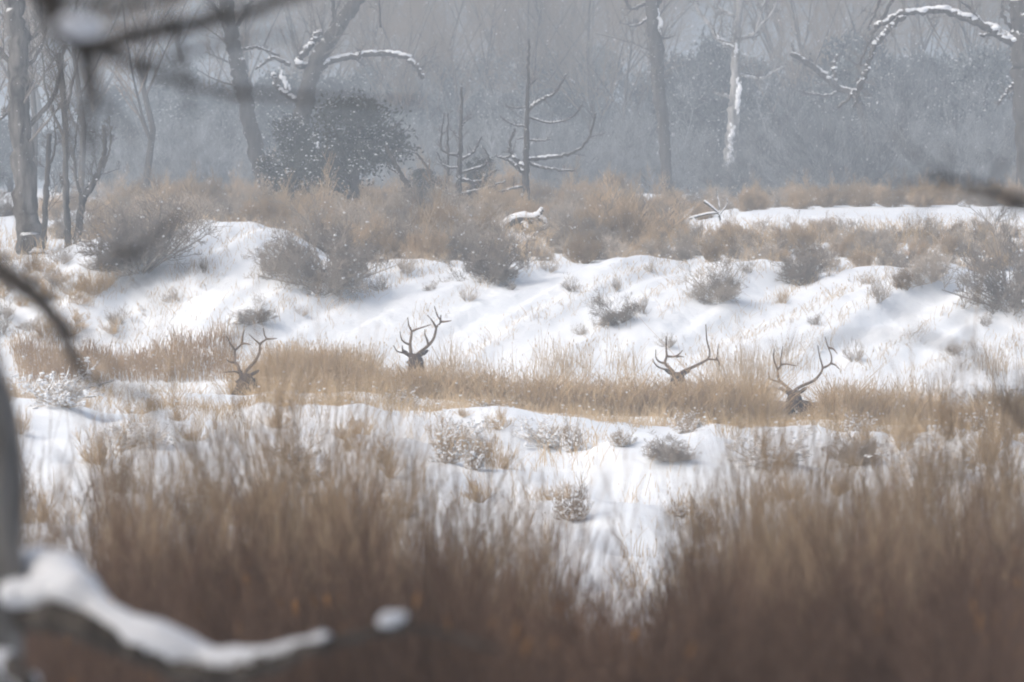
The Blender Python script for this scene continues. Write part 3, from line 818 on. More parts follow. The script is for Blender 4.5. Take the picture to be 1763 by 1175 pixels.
# ------------------------------------------------------------------ trees given by their limbs in the photograph
def limb_tree(name, label, cat, Y0, trunk, tw, limbs, bark, group=None, twigs=0, twig_mat='twig_grey', seed=0, base=True, plaster=(), tlen=(0.12, 0.3), lev=2):
    """trunk / limbs: pixel polylines (points may carry a third value, depth offset in metres); widths in pixels"""
    g = np.random.default_rng(seed + 500)
    k = Y0 / F
    def W(pts):
        return np.array([at(p[0], p[1], Y0 + (p[2] if len(p) > 2 else 0)) for p in pts])
    tp = W(trunk)
    if base:                                       # carry the trunk down into the ground
        e = tp[-1]; gz = float(terr(e[0], e[1]))
        d = unit(tp[-1] - tp[-2])
        if e[2] > gz:
            tp = np.vstack([tp, e + d * (e[2] - gz) / max(-d[2], 0.4)])
            tp[-1, 2] = gz - 0.15
    o = tp[-1].copy(); o[2] = float(terr(o[0], o[1]))
    root = thing(name, label, cat, o, group)
    n = 10 * len(tp)
    C = curve(tp[::-1], n) - o
    C[1:-1, :2] += g.normal(size=(n - 2, 2)) * tw[1] * k * 0.05
    t = np.linspace(0, 1, n)
    r = (tw[1] + (tw[0] - tw[1]) * t) * k / 2
    r[:3] *= np.array((1.5, 1.25, 1.08))[:3]
    r = r * (1 + 0.05 * g.normal(size=n))
    mb = MB().tubes(C, r, 12, 0, True)
    link('trunk', mb.mesh('trunk', M[bark]), root)
    allP = []
    sb = MB(); has_snow = False
    for (pts, w0, w1, sn) in limbs:
        kk = max(8, 6 * len(pts))
        P = W(pts)
        LC = curve(P, kk) - o
        LC[1:-1] += g.normal(size=(kk - 2, 3)) * w0 * k * 0.12
        rr = np.linspace(w0, w1, kk) * k / 2
        lm = MB().tubes(LC, rr, 8, 0, True)
        link('limb', lm.mesh('limb', M[bark]), root)
        allP.append((LC, rr))
        if sn:
            has_snow = True
            m_ = max(int(np.linalg.norm(P[-1] - P[0]) * 16), 8)
            uu = g.uniform(0.03, sn, m_ * (4 if w0 > 11 else 2))
            uu = uu[vnoise(uu * 9 + seed, uu * 0 + w0, seed) + g.uniform(-.15, .15, len(uu)) > (-0.3 if w0 > 11 else -0.16)]
            SC = np.stack([np.interp(uu * (kk - 1), np.arange(kk), LC[:, c_]) for c_ in range(3)], 1)
            r_ = np.interp(uu * (kk - 1), np.arange(kk), rr)
            fs_ = 0.75 if w0 < 9 else 0.85
            sz_ = r_ * g.uniform(0.5, 1.0, len(uu)) * fs_
            SC = SC + np.stack([g.normal(size=len(uu)) * r_ * .25, g.normal(size=len(uu)) * r_ * .3, r_ * 0.75], 1)
            sb.blobs(SC, np.stack([sz_ * 1.5, sz_ * 1.1, sz_ * 0.8], 1), 0, 'ico2', 0.15, g)
    for (pts, w_) in plaster:
        has_snow = True
        m_ = 26
        PC = curve(W(pts), m_) - o - np.array((0, tw[1] * k * 0.36, 0)) + g.normal(size=(m_, 3)) * np.array((0.16, 0.05, 0.1)) * w_ * k
        pr_ = w_ * k * 0.36 * np.sin(np.linspace(0.4, 2.8, m_)) * g.uniform(0.35, 1.1, m_)
        sb.blobs(PC, np.stack([pr_, pr_ * 0.6, pr_ * 1.5], 1), 0, 'ico2', 0.15, g)
    if has_snow:
        link('snow', sb.mesh('limb_snow', M['snow']), root)['kind'] = 'stuff'
    if twigs:
        tb = MB()
        up = 0.25
        sets = allP + [(C[n // 3:], r[n // 3:] * 0.35)]
        for P, rr in sets:
            P1, R1 = spawn(P[None], rr[None], twigs, g, 0.25, 1, 0.7, tlen, 5, up, 0.2, 0.45)
            R1 = np.maximum(R1, 0.006)
            tb.tubes(P1, R1, 4)
            P2, R2 = spawn(P1, R1, 5, g, 0.2, 1, 0.6, (0.3, 0.6), 4, up, 0.2, 0.6); R2 = np.maximum(R2, 0.005)
            tb.tubes(P2, R2, 3)
            if lev > 1:
                P3, R3 = spawn(P2, R2, 4, g, 0.2, 1, 0.6, (0.4, 0.7), 3, up, 0.2, 0.7); R3 = np.maximum(R3, 0.0045)
                tb.tubes(P3, R3, 3)
        link('twigs', tb.mesh('twigs', M[twig_mat]), root)['kind'] = 'stuff'
    return root

limb_tree('bare_tree', 'thick grey trunk at the far left edge, tallest of the trunks on the left mound', 'tree', 117.5,
          [(22, -60), (28, 60), (35, 200), (45, 330), (50, 428)], (30, 50), [([(30, 110), (10, 95), (-20, 60)], 9, 4, .9), ([(38, 118), (60, 100), (78, 60), (80, 0)], 8, 3, .8), ([(40, 200), (18, 192), (-30, 230)], 7, 4, .9), ([(36, 230), (90, 170), (110, 90), (140, -20)], 10, 4, 0), ([(30, 90), (70, 40), (60, -40)], 9, 4, 0)], 'bark_grey', twigs=9, seed=1)
limb_tree('bare_tree', 'slim straight trunk standing right of the thick left-edge trunk', 'tree', 119.0,
          [(100, 90), (112, 200), (113, 320), (117, 405)], (9, 14), [([(113, 330), (107, 315), (103, 300)], 6, 3, 1), ([(112, 200), (130, 120), (150, 40)], 6, 2, 0), ([(112, 240), (80, 160), (70, 60)], 6, 2, 0)], 'bark_grey', twigs=8, seed=2)
limb_tree('bare_tree', 'slim trunk leaning right with a snowy fork, on the left mound', 'tree', 118.5,
          [(178, 215), (180, 265), (160, 318), (143, 345), (134, 408)], (6, 16), [([(143, 345), (150, 325), (172, 305)], 8, 4, 1), ([(178, 290), (190, 250), (188, 200)], 5, 2, 0), ([(140, 350), (128, 280), (135, 200)], 7, 2, 0)], 'bark_grey', twigs=8, seed=3)
limb_tree('bare_tree', 'thin dark trunk close to the thick left-edge trunk', 'tree', 120.0,
          [(85, 230), (80, 330), (75, 420)], (8, 12), [([(80, 300), (95, 250), (92, 180)], 5, 2, 0)], 'bark_dark', twigs=7, seed=4)
limb_tree('bare_tree', 'leaning dark trunk between the left mound and the snowy juniper', 'tree', 168.0,
          [(380, -80), (398, 60), (412, 130), (432, 220), (455, 318), (462, 345)], (24, 30), [([(405, 90), (440, 82), (480, 96)], 6, 4, 1), ([(410, 120), (430, 150), (423, 140)], 6, 3, 1), ([(398, 40), (360, 0), (340, -60)], 9, 4, 0), ([(400, 50), (430, 10), (440, -50)], 9, 4, 0), ([(455, 312), (468, 335), (475, 345)], 10, 6, 1)], 'bark_dark', twigs=8, seed=5)
limb_tree('bare_tree', 'leaning tree with a snowy arched limb, behind the juniper', 'tree', 172.0,
          [(640, -40), (605, 15), (566, 70), (540, 120), (522, 190), (515, 260), (518, 345)], (22, 34),
          [([(545, 118), (580, 103), (640, 93), (690, 96), (712, 112), (728, 136)], 12, 7, 1.0), ([(540, 112), (515, 112), (530, 85), (548, 60), (553, 55)], 13, 7, 1), ([(500, 112), (470, 100), (440, 120)], 8, 4, 1),
           ([(525, 180), (495, 165), (478, 150), (470, 128)], 10, 7, 1), ([(520, 230), (540, 240), (545, 270)], 12, 10, 1), ([(570, 65), (575, 20), (560, -40)], 10, 4, 0), ([(655, 48), (653, 0), (655, -40)], 4, 3, 0)], 'bark_dark', twigs=7, seed=6, plaster=[([(500, 155), (490, 140), (482, 120)], 10), ([(530, 225), (541, 245), (545, 272)], 14)])
limb_tree('bare_tree', 'pale upright trunk with a snow stripe at right of centre', 'tree', 192.0,
          [(1118, -60), (1124, 30), (1130, 90), (1134, 160), (1142, 215), (1150, 345)], (26, 20),
          [([(1118, 30), (1095, 44), (1070, 40)], 5, 2, .8), ([(1118, 5), (1085, 15), (1075, -20)], 7, 3, 0), ([(1130, 10), (1160, -30)], 10, 5, 0), ([(1120, -20), (1100, -60)], 10, 5, 0), ([(1131, 30), (1138, 100), (1140, 190)], 12, 8, 0)], 'bark_dark', twigs=8, seed=7, plaster=[([(1131, 15), (1136, 60)], 12), ([(1132, 70), (1136, 120), (1141, 200)], 9)])
limb_tree('bare_tree', 'old grey tree with thin upswept branches and snow-plastered trunk, at right', 'tree', 190.0,
          [(1278, -30), (1270, 50), (1267, 100), (1266, 160), (1260, 230), (1250, 340)], (10, 24),
          [([(1266, 85), (1240, 70), (1222, 45), (1200, 10), (1190, -30)], 9, 4, .4), ([(1268, 70), (1290, 62), (1300, 55), (1318, 0)], 8, 4, 0), ([(1300, 55), (1330, 20), (1350, -30)], 6, 3, 0), ([(1270, 128), (1310, 135), (1350, 115)], 6, 3, .9), ([(1262, 165), (1245, 165), (1230, 160)], 6, 3, .8), ([(1266, 30), (1235, 10), (1215, -30)], 6, 3, 0), ([(1275, 20), (1282, -30)], 7, 4, 0)], 'bark_pale', twigs=11, seed=8, plaster=[([(1271, 135), (1271, 165), (1268, 198)], 13), ([(1262, 215), (1257, 260), (1253, 310)], 17), ([(1268, 70), (1266, 100)], 6)])
limb_tree('bare_tree', 'dark trunk at the right edge with a long snowy limb arching left', 'tree', 158.0,
          [(1752, -60), (1758, 20), (1762, 90), (1768, 200), (1775, 360)], (36, 46),
          [([(1755, 82), (1720, 60), (1690, 42), (1640, 22), (1600, 17), (1550, 27), (1505, 46)], 17, 8, 1.0), ([(1755, 84), (1715, 62), (1688, 60)], 9, 5, 1), ([(1556, 28), (1535, 45), (1510, 75), (1498, 100), (1490, 130), (1470, 160), (1442, 186)], 11, 5, .95), ([(1548, -20), (1520, 30), (1500, 65), (1478, 115)], 7, 3, 0), ([(1525, -30), (1512, 10), (1495, 50)], 6, 3, 0), ([(1500, 95), (1480, 160), (1470, 185)], 6, 3, 0), ([(1765, 118), (1740, 150), (1718, 180)], 9, 4, .9), ([(1750, 60), (1725, 20), (1735, -30)], 8, 3, 0), ([(1690, 42), (1670, 15), (1640, -10)], 6, 3, .3)], 'bark_dark', twigs=7, seed=9)
limb_tree('dead_snag', 'broken snowy snag leaning left among the frosted junipers at right', 'dead tree', 186.0,
          [(1362, 92), (1400, 115), (1440, 150), (1475, 170), (1500, 260), (1505, 345)], (8, 18),
          [([(1440, 150), (1436, 120), (1441, 95)], 9, 5, 1), ([(1432, 142), (1410, 122), (1365, 93)], 10, 6, 1), ([(1450, 155), (1420, 165), (1370, 155)], 6, 4, .8)], 'bark_dark', twigs=5, seed=10)
# dead conifers and fallen wood on the plateau
limb_tree('dead_conifer', 'bare dead conifer, shorter of the two spiky ones, right beside the juniper', 'dead tree', 150.0,
          [(795, 150), (793, 240), (790, 320), (787, 386)], (4, 13),
          [([(790, 278), (815, 262), (830, 235)], 6, 2, .6), ([(790, 270), (760, 255), (765, 195)], 6, 2, 0), ([(789, 362), (825, 345), (855, 332), (900, 322)], 7, 4, .95), ([(789, 310), (825, 312), (855, 292)], 7, 4, .9), ([(788, 352), (755, 330), (735, 290), (715, 262)], 8, 3, .3), ([(788, 345), (745, 320), (730, 300)], 7, 2, .5), ([(787, 380), (770, 368), (758, 366)], 5, 3, .9), ([(790, 330), (760, 340), (745, 318)], 6, 2, .6), ([(790, 300), (840, 280), (830, 250)], 6, 2, .5), ([(768, 350), (772, 270), (771, 195)], 6, 2, 0), ([(790, 335), (835, 325), (870, 312)], 7, 3, .9), ([(792, 220), (812, 200)], 3, 1, .5), ([(792, 240), (775, 222)], 3, 1, .5), ([(790, 290), (765, 285), (752, 262)], 4, 2, .6)], 'dead_wood', twigs=6, twig_mat='twig_grey', seed=11, tlen=(0.12, 0.25), lev=1)
limb_tree('dead_conifer', 'tallest spiky dead conifer with curved bare branches, near the middle', 'dead tree', 152.0,
          [(911, 68), (909, 150), (907, 220), (906, 312)], (3, 15),
          [([(908, 195), (920, 180), (940, 168), (960, 155), (975, 128)], 7, 3, .65), ([(908, 203), (950, 212), (985, 202), (1002, 180)], 4, 2, .5), ([(908, 275), (945, 272), (985, 264), (1012, 240), (1026, 195)], 8, 3, .35), ([(905, 290), (885, 272), (878, 250), (886, 222)], 9, 3, .5), ([(905, 298), (882, 282), (862, 270)], 8, 4, 1), ([(908, 280), (945, 291), (990, 294)], 6, 3, .9), ([(907, 218), (885, 215), (863, 203)], 4, 2, .5), ([(907, 240), (930, 243), (948, 240)], 4, 2, .8), ([(880, 268), (865, 272), (852, 268)], 4, 2, .8), ([(908, 185), (885, 186), (870, 182)], 3, 1, .6), ([(908, 235), (890, 240)], 4, 2, .9), ([(909, 150), (925, 135)], 3, 1, .4)], 'dead_wood', twigs=5, twig_mat='twig_grey', seed=12, tlen=(0.1, 0.22), lev=1)
limb_tree('leaning_snag', 'bare pole leaning left in front of the snowy juniper', 'dead tree', 138.0,
          [(663, 250), (690, 300), (722, 350), (752, 396)], (6, 13), [([(690, 300), (672, 290), (665, 280)], 4, 2, .8)], 'dead_wood', twigs=2, seed=13, lev=1)

def log_thing(name, label, cat, Y0, paths, bark, snow_k=1.0):
    k = Y0 / F
    P0 = at(paths[0][0][0][0], paths[0][0][0][1], Y0)
    o = np.array(P0); o[2] = float(terr(o[0], o[1]))
    root = thing(name, label, cat, o)
    mb = MB(); sb = MB()
    for pts, w0, w1 in paths:
        C = curve([at(p[0], p[1], Y0 + (p[2] if len(p) > 2 else 0)) for p in pts], 14) - o
        C[1:-1] += rng.normal(size=(12, 3)) * w0 * k * 0.05
        r = np.linspace(w0, w1, 14) * k / 2
        mb.tubes(C, r, 10, 0, True)
        sr = r * rng.uniform(0.85, 1.15, 14) * snow_k; sr[0] *= .5; sr[-1] *= .5
        sb.tubes(C + np.array((0, 0, 1)) * r[:, None] * 0.9, sr, 10, 0, True)
    link('wood', mb.mesh('log_wood', M[bark]), root)
    link('snow', sb.mesh('log_snow', M['snow']), root)['kind'] = 'stuff'
    return root
log_thing('fallen_log', 'snow-capped broken log with an upturned stub in the brush above the bank', 'log', 127.0,
          [([(858, 402), (872, 388), (892, 378), (915, 379), (926, 376)], 13, 14), ([(920, 382), (928, 370), (934, 361)], 11, 7), ([(926, 374), (936, 382), (940, 396)], 8, 10), ([(900, 384), (905, 400), (902, 420)], 12, 14)], 'dead_wood')
log_thing('fallen_branch', 'forked snowy branch lying in tan brush left of the snow drift', 'branch', 130.0,
          [([(1186, 378), (1212, 370), (1236, 368), (1240, 380)], 3.5, 3), ([(1212, 347), (1226, 358), (1237, 368)], 4, 4), ([(1237, 375), (1239, 360), (1233, 325)], 2.5, 1.2), ([(1238, 372), (1252, 352), (1250, 340)], 2, 1)], 'dead_wood')
log_thing('snowy_branch', 'snow-covered fallen branch at far left behind the dark foreground branch', 'branch', 93.0,
          [([(45, 706), (80, 690), (110, 672), (140, 650)], 5, 2.5), ([(60, 712), (105, 690), (150, 672)], 4.5, 2), ([(90, 686), (112, 656), (120, 632)], 4, 1.5), ([(70, 694), (60, 672), (66, 652)], 3.5, 1.5),
           ([(110, 672), (150, 668), (196, 655)], 4, 1.5), ([(80, 690), (130, 655), (168, 628)], 4, 1.5), ([(55, 700), (85, 668), (95, 640)], 3.5, 1.5), ([(100, 680), (150, 684), (180, 678)], 3.5, 1.5), ([(130, 660), (150, 640), (152, 618)], 3, 1.2)], 'dead_wood', 1.1)

# ------------------------------------------------------------------ junipers
def juniper_parts(seed, matname, n_cl=60, tuft=26, snow=0.22, shape=1.0, size=0.055, branch_snow=0):
    """unit height crown; clumps of short sprays with gaps, snow tufts resting on them"""
    g = np.random.default_rng(seed)
    P = np.array([[(0, 0, -0.05), (0.02, 0, 0.3), (-0.02, 0.02, 0.6), (0, 0, 0.92)]], float)
    Rr = np.array([[0.045, 0.035, 0.02, 0.006]])
    P1, R1 = spawn(P, Rr, 26, g, 0.08, 0.95, 0.75, (0.25, 0.5), 5, 0.3, 0.15, 0.4)
    tr = MB().tubes(P, Rr, 8).tubes(P1, R1, 4)
    # clumps of sprays carried by the limbs, thinner inside, gaps between them
    q = g.integers(0, len(P1[0]) * 0 + len(P1), n_cl)
    tt = g.uniform(0.35, 1.0, n_cl) ** 0.8 * 3.999
    ii = tt.astype(int); ff = (tt - ii)[:, None]
    C = P1[q, ii] * (1 - ff) + P1[q, ii + 1] * ff + g.normal(size=(n_cl, 3)) * np.array((0.05, 0.05, 0.035))
    C[:, :2] *= 1.15 * shape
    C[:6] = np.stack([g.normal(size=6) * .03, g.normal(size=6) * .03, g.uniform(0.8, 0.98, 6)], 1)
    z_ = C[:, 2]
    z_ = np.where(z_ > 0.93, 0.93 - g.uniform(0, 0.75, n_cl), z_)
    z_ = np.maximum(z_, 0.06)
    rm = 0.47 * np.clip(1 - ((z_ - 0.28) / 0.76) ** 2, 0.01, 1) ** 0.8 * (1 + 0.22 * np.sin(3 * np.arctan2(C[:, 1], C[:, 0]) + seed) + 0.12 * np.sin(9 * z_ + seed))
    rr_ = np.hypot(C[:, 0], C[:, 1]) + 1e-6
    C[:, :2] *= (np.where(rr_ > rm, rm * g.uniform(0.6, 1.0, n_cl), rr_ * 1.15) / rr_)[:, None]
    C[:, 2] = z_
    cs = g.uniform(0.05, 0.105, n_cl)
    T = (C[:, None] + g.normal(size=(n_cl, tuft, 3)) * cs[:, None, None] * np.array((0.7, 0.7, 0.55))).reshape(-1, 3)
    N = len(T)
    D = unit(np.stack([T[:, 0], T[:, 1], np.zeros(N)], 1) * 0.8 + g.normal(size=(N, 3)) * 0.6 + np.array((0, 0, 0.5)))
    L = size * g.uniform(0.6, 1.6, N)
    s = np.array((0, 0.5, 1.0))[None, :, None]
    Q = T[:, None] + L[:, None, None] * (D[:, None] * s + g.normal(size=(N, 1, 3)) * 0.15 * s * s)
    RQ = (size * 0.24 * g.uniform(0.6, 1.4, (N, 1))) * np.array((0.5, 1.0, 0.1))[None]
    fo = MB().tubes(Q, RQ, 4)
    k = g.random(N) < snow * np.clip(0.8 + 4.5 * vnoise(T[:, 0] * 7 + 9, T[:, 2] * 7 + T[:, 1] * 5, seed), 0.0, 3.5)
    up = T[k] + D[k] * L[k][:, None] * 0.6 + np.array((0, 0, size * 0.15))
    sn = MB().blobs(up, size * np.array((0.30, 0.30, 0.2)) * g.uniform(0.3, 1.2, (k.sum(), 1)), 0, 'ico', 0.3, g)
    if branch_snow:
        bq = g.choice(len(P1), branch_snow, replace=False)
        SP_ = P1[bq][:, 1:] + np.array((0, 0, 0.008)); SP_[:, :, :2] *= 1.15
        sn.tubes(SP_, g.uniform(0.004, 0.009, (branch_snow, 1)) * np.array((0.6, 1.2, 1.0, 0.4))[None], 6)
    return tr.mesh('juniper_trunk', M['bark_dark']), fo.mesh('juniper_crown', M[matname]), sn.mesh('juniper_snow', M['snow'])

JN = [juniper_parts(300 + i, 'juniper', 110, 56, 0.13, 1.05, 0.030, 0) for i in range(2)]
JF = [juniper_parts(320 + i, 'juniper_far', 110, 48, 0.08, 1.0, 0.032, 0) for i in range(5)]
def juniper(parts, px, Y0, pytop, wpx, label, group=None):
    p = ground(px, Y0)
    h = pz(pytop, Y0) - p[2]
    wm = wpx * Y0 / F
    root = thing('juniper_tree', label, 'tree', p, group, rng.uniform(0, 6.28))
    root.scale = (wm / 0.88, wm / 0.88, h)
    for nm, me in zip(('trunk', 'crown', 'snow'), parts):
        c = link(nm, me, root)
        if nm != 'trunk': c['kind'] = 'stuff'
    return root
juniper(JN[0], 615, 146.0, 168, 215, 'dark snow-flecked juniper left of the dead conifers, broadest and nearest one')
juniper(JN[1], 505, 148.0, 195, 105, 'dark juniper with open snowy branches at the left side of the broad juniper')
juniper(JN[1], 828, 151.0, 268, 60, 'small dark juniper growing between the two dead conifers')
juniper(JN[0], 730, 152.0, 290, 70, 'low dark juniper bush at the foot of the shorter dead conifer')

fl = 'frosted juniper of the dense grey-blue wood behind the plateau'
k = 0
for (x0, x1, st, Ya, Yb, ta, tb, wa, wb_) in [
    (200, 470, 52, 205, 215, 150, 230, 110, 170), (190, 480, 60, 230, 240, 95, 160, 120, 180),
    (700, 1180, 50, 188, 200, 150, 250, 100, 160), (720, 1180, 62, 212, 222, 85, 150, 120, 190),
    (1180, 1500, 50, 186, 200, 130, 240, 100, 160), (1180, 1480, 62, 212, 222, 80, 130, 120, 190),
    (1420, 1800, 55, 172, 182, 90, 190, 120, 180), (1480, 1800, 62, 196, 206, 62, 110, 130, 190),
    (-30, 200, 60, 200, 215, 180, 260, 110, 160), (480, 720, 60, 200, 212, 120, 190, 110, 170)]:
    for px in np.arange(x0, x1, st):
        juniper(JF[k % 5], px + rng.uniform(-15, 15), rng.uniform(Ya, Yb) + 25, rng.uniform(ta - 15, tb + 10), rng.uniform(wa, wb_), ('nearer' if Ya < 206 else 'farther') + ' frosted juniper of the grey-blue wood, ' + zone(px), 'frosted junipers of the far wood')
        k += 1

# ------------------------------------------------------------------ far bare trees
def bare_parts(seed, matname, limbs=14, t1=7, t2=6, t3=4, bark='bark_grey'):
    g = np.random.default_rng(seed)
    P = np.array([[(0, 0, -0.03), (0.02, 0.01, 0.25), (-0.01, 0.02, 0.5), (0.03, 0, 0.72), (0.02, 0.01, 0.97)]], float)
    P[0, 1:, :2] += g.normal(size=(4, 2)) * 0.025
    Rr = np.array([[0.014, 0.011, 0.008, 0.005, 0.002]])
    tr = MB().tubes(P, Rr, 8)
    P1, R1 = spawn(P, Rr, limbs, g, 0.2, 0.97, 0.55, (0.3, 0.52), 6, 0.35, 0.15, 0.5)
    tr.tubes(P1, R1, 5)
    P2, R2 = spawn(P1, R1, t1, g, 0.2, 1, 0.55, (0.3, 0.55), 4, 0.3, 0.15, 0.55)
    P3, R3 = spawn(P2, R2, t2, g, 0.15, 1, 0.6, (0.35, 0.7), 4, 0.25, 0.15, 0.6)
    R3 = np.maximum(R3, 0.0006)
    P4, R4 = spawn(P3, R3, t3, g, 0.1, 1, 0.6, (0.35, 0.7), 3, 0.25, 0.15, 0.7); R4 = np.maximum(R4, 0.00055)
    cr = MB().tubes(P2, R2, 4).tubes(P3, R3, 3).tubes(P4, R4, 3)
    return tr.mesh('bare_trunk', M[bark]), cr.mesh('bare_crown', M[matname])
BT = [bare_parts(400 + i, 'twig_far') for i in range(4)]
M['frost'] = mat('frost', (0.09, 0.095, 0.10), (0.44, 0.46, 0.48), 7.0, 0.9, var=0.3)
BF = [shrub_mesh('frosted_twigs', 430 + i, 'frost', 26, 0.6, 9, 7, 2, 0.007, 0, up=0.35, tw=0.0016) for i in range(4)]
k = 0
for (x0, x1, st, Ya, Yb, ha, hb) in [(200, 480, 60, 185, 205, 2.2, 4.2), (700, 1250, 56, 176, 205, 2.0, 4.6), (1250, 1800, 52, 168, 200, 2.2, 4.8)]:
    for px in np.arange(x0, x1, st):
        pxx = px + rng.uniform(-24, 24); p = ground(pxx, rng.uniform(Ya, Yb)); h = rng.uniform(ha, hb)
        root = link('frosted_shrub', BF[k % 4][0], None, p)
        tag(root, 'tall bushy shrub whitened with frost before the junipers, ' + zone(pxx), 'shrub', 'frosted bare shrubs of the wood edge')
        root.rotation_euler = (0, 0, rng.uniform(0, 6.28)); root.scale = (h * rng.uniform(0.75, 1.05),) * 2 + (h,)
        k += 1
k = 0
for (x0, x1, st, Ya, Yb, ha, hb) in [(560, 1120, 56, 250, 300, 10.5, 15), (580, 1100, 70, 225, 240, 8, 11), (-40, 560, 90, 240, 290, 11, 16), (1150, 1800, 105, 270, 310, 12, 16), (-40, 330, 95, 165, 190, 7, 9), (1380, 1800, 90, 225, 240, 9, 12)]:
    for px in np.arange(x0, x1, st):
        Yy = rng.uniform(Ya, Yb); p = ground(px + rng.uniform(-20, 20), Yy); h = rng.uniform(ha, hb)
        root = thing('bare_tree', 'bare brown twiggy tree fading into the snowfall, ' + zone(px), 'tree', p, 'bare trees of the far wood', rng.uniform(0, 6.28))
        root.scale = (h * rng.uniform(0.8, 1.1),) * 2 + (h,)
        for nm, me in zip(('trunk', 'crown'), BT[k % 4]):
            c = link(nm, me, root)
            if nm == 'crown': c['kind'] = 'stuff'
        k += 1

# ------------------------------------------------------------------ out-of-focus stems in the foreground
def willow_mesh(name, seed, material, stems=34, fan=0.28, s1=6, thick=0.006, leaves=0):
    g = np.random.default_rng(seed)
    a = g.uniform(0, 2 * np.pi, stems); e = np.sqrt(g.uniform(0, 1, stems)) * fan
    D = np.stack([np.cos(a) * e, np.sin(a) * e, np.ones(stems)], 1)
    L = g.uniform(0.5, 1.0, stems)
    s = np.linspace(0, 1, 6)[None, :, None]
    base = np.stack([np.cos(a), np.sin(a), 0 * a], 1) * g.uniform(0, 0.14, (stems, 1)) - np.array((0, 0, 0.05))
    bend = g.normal(size=(stems, 3)) * 0.11
    P = base[:, None] + L[:, None, None] * (D[:, None] * s + bend[:, None] * s * s)
    Rr = thick * (1.1 - 0.7 * s[..., 0]) * np.ones((stems, 1))
    P1, R1 = spawn(P, Rr, s1, g, 0.2, 1, 0.48, (0.2, 0.45), 4, 0.35, 0.1, 0.65)
    P2, R2 = spawn(P1, R1, 4, g, 0.2, 1, 0.5, (0.3, 0.6), 3, 0.3, 0.1, 0.75)
    me = MB().tubes(P, Rr, 4).tubes(P1, R1, 3).tubes(P2, R2, 3).mesh(name, M[material])
    lm = None
    if leaves:
        q = g.integers(0, len(P2), leaves)
        C = P2[q, 1]
        lb = MB().blobs(C, np.array((0.011, 0.004, 0.022)) * g.uniform(0.7, 1.5, (leaves, 1)), 0, 'ico', 0.2, g)
        lm = lb.mesh(name + '_leaves', M['leaf_orange'])
    return me, lm
WB = [shrub_mesh('tan_brush_twigs', 640 + i, 'willow_tan', 26, 0.42, 9, 7, 2, 0.006, 0, up=0.35, tw=0.0022) for i in range(3)]
WE = [shrub_mesh('dark_brush_twigs', 660 + i, 'willow_dark', 28, 0.5, 9, 7, 2, 0.007, 0, up=0.3, tw=0.0028) for i in range(3)]
WT = [willow_mesh('tan_stems', 600 + i, 'willow_tan', 34, 0.3, 8, 0.0042) for i in range(3)]
WD = [willow_mesh('dark_stems', 620 + i, 'willow_dark', 40, 0.42, 7, 0.0062, leaves=44 if i == 0 else 0) for i in range(3)]
def willow(parts, px, Y0, pytop, w_, label, group):
    p = ground(px, Y0)
    h = (pz(pytop, Y0) - p[2])
    o = link('willow_shrub', parts[0], None, p)
    o.rotation_euler = (rng.normal() * 0.10, rng.normal() * 0.14, rng.uniform(0, 6.28)); o.scale = (w_, w_, h)
    tag(o, label, 'shrub', group)
    if parts[1]:
        link('leaves', parts[1], o)['kind'] = 'stuff'
    return o
TB = np.array([(-60, 690), (40, 720), (100, 760), (170, 800), (200, 700), (300, 670), (450, 665), (600, 670), (680, 690), (720, 800), (770, 760), (840, 730), (900, 790), (960, 880),
               (1050, 930), (1150, 900), (1220, 800), (1330, 740), (1450, 730), (1600, 700), (1700, 680), (1800, 650)], float)
k = 0
for row in range(5):
    for px in np.arange(-40 + row * 17, 1810, 36):
        pxx = px + rng.uniform(-22, 22)
        Yy = 40 - row * 3.0 + rng.uniform(-1.3, 1.3)
        top = np.interp(pxx, TB[:, 0], TB[:, 1]) + (rng.random() ** 1.5 * 170 - 10 if (pxx < 700 or pxx > 1230) else rng.uniform(0, 180))
        if vnoise(pxx / 55.0, row * 2.3, 77) + rng.uniform(-.1, .1) < -0.09: continue
        if (90 < pxx < 190 or 690 < pxx < 760 or 970 < pxx < 1180) and rng.random() < 0.85: continue
        willow(WB[k % 3] if rng.random() < 0.6 else WT[k % 3], pxx, Yy, top, rng.uniform(0.6, 1.15), 'blurred tall tan willow stems, ' + zone_low(pxx), 'tan willow stems in the foreground'); k += 1
TA = np.array([(-60, 900), (150, 890), (300, 850), (500, 850), (650, 880), (800, 850), (900, 910), (980, 935), (1080, 965), (1180, 945), (1300, 900), (1450, 900), (1600, 880), (1800, 820)], float)
for row in range(5):
    for px in np.arange(-60 + row * 23, 1830, 76):
        pxx = px + rng.uniform(-35, 35)
        Yy = 25 - row * 2.1 + rng.uniform(-0.8, 0.8)
        top = np.interp(pxx, TA[:, 0], TA[:, 1]) + rng.uniform(-10, 60) + row * 14
        willow(WE[k % 3] if rng.random() < 0.5 else WD[k % 3], pxx, Yy, top, rng.uniform(0.6, 1.0), 'blurred dark brown willow stems at the bottom, ' + zone_low(pxx), 'dark willow stems in the foreground'); k += 1

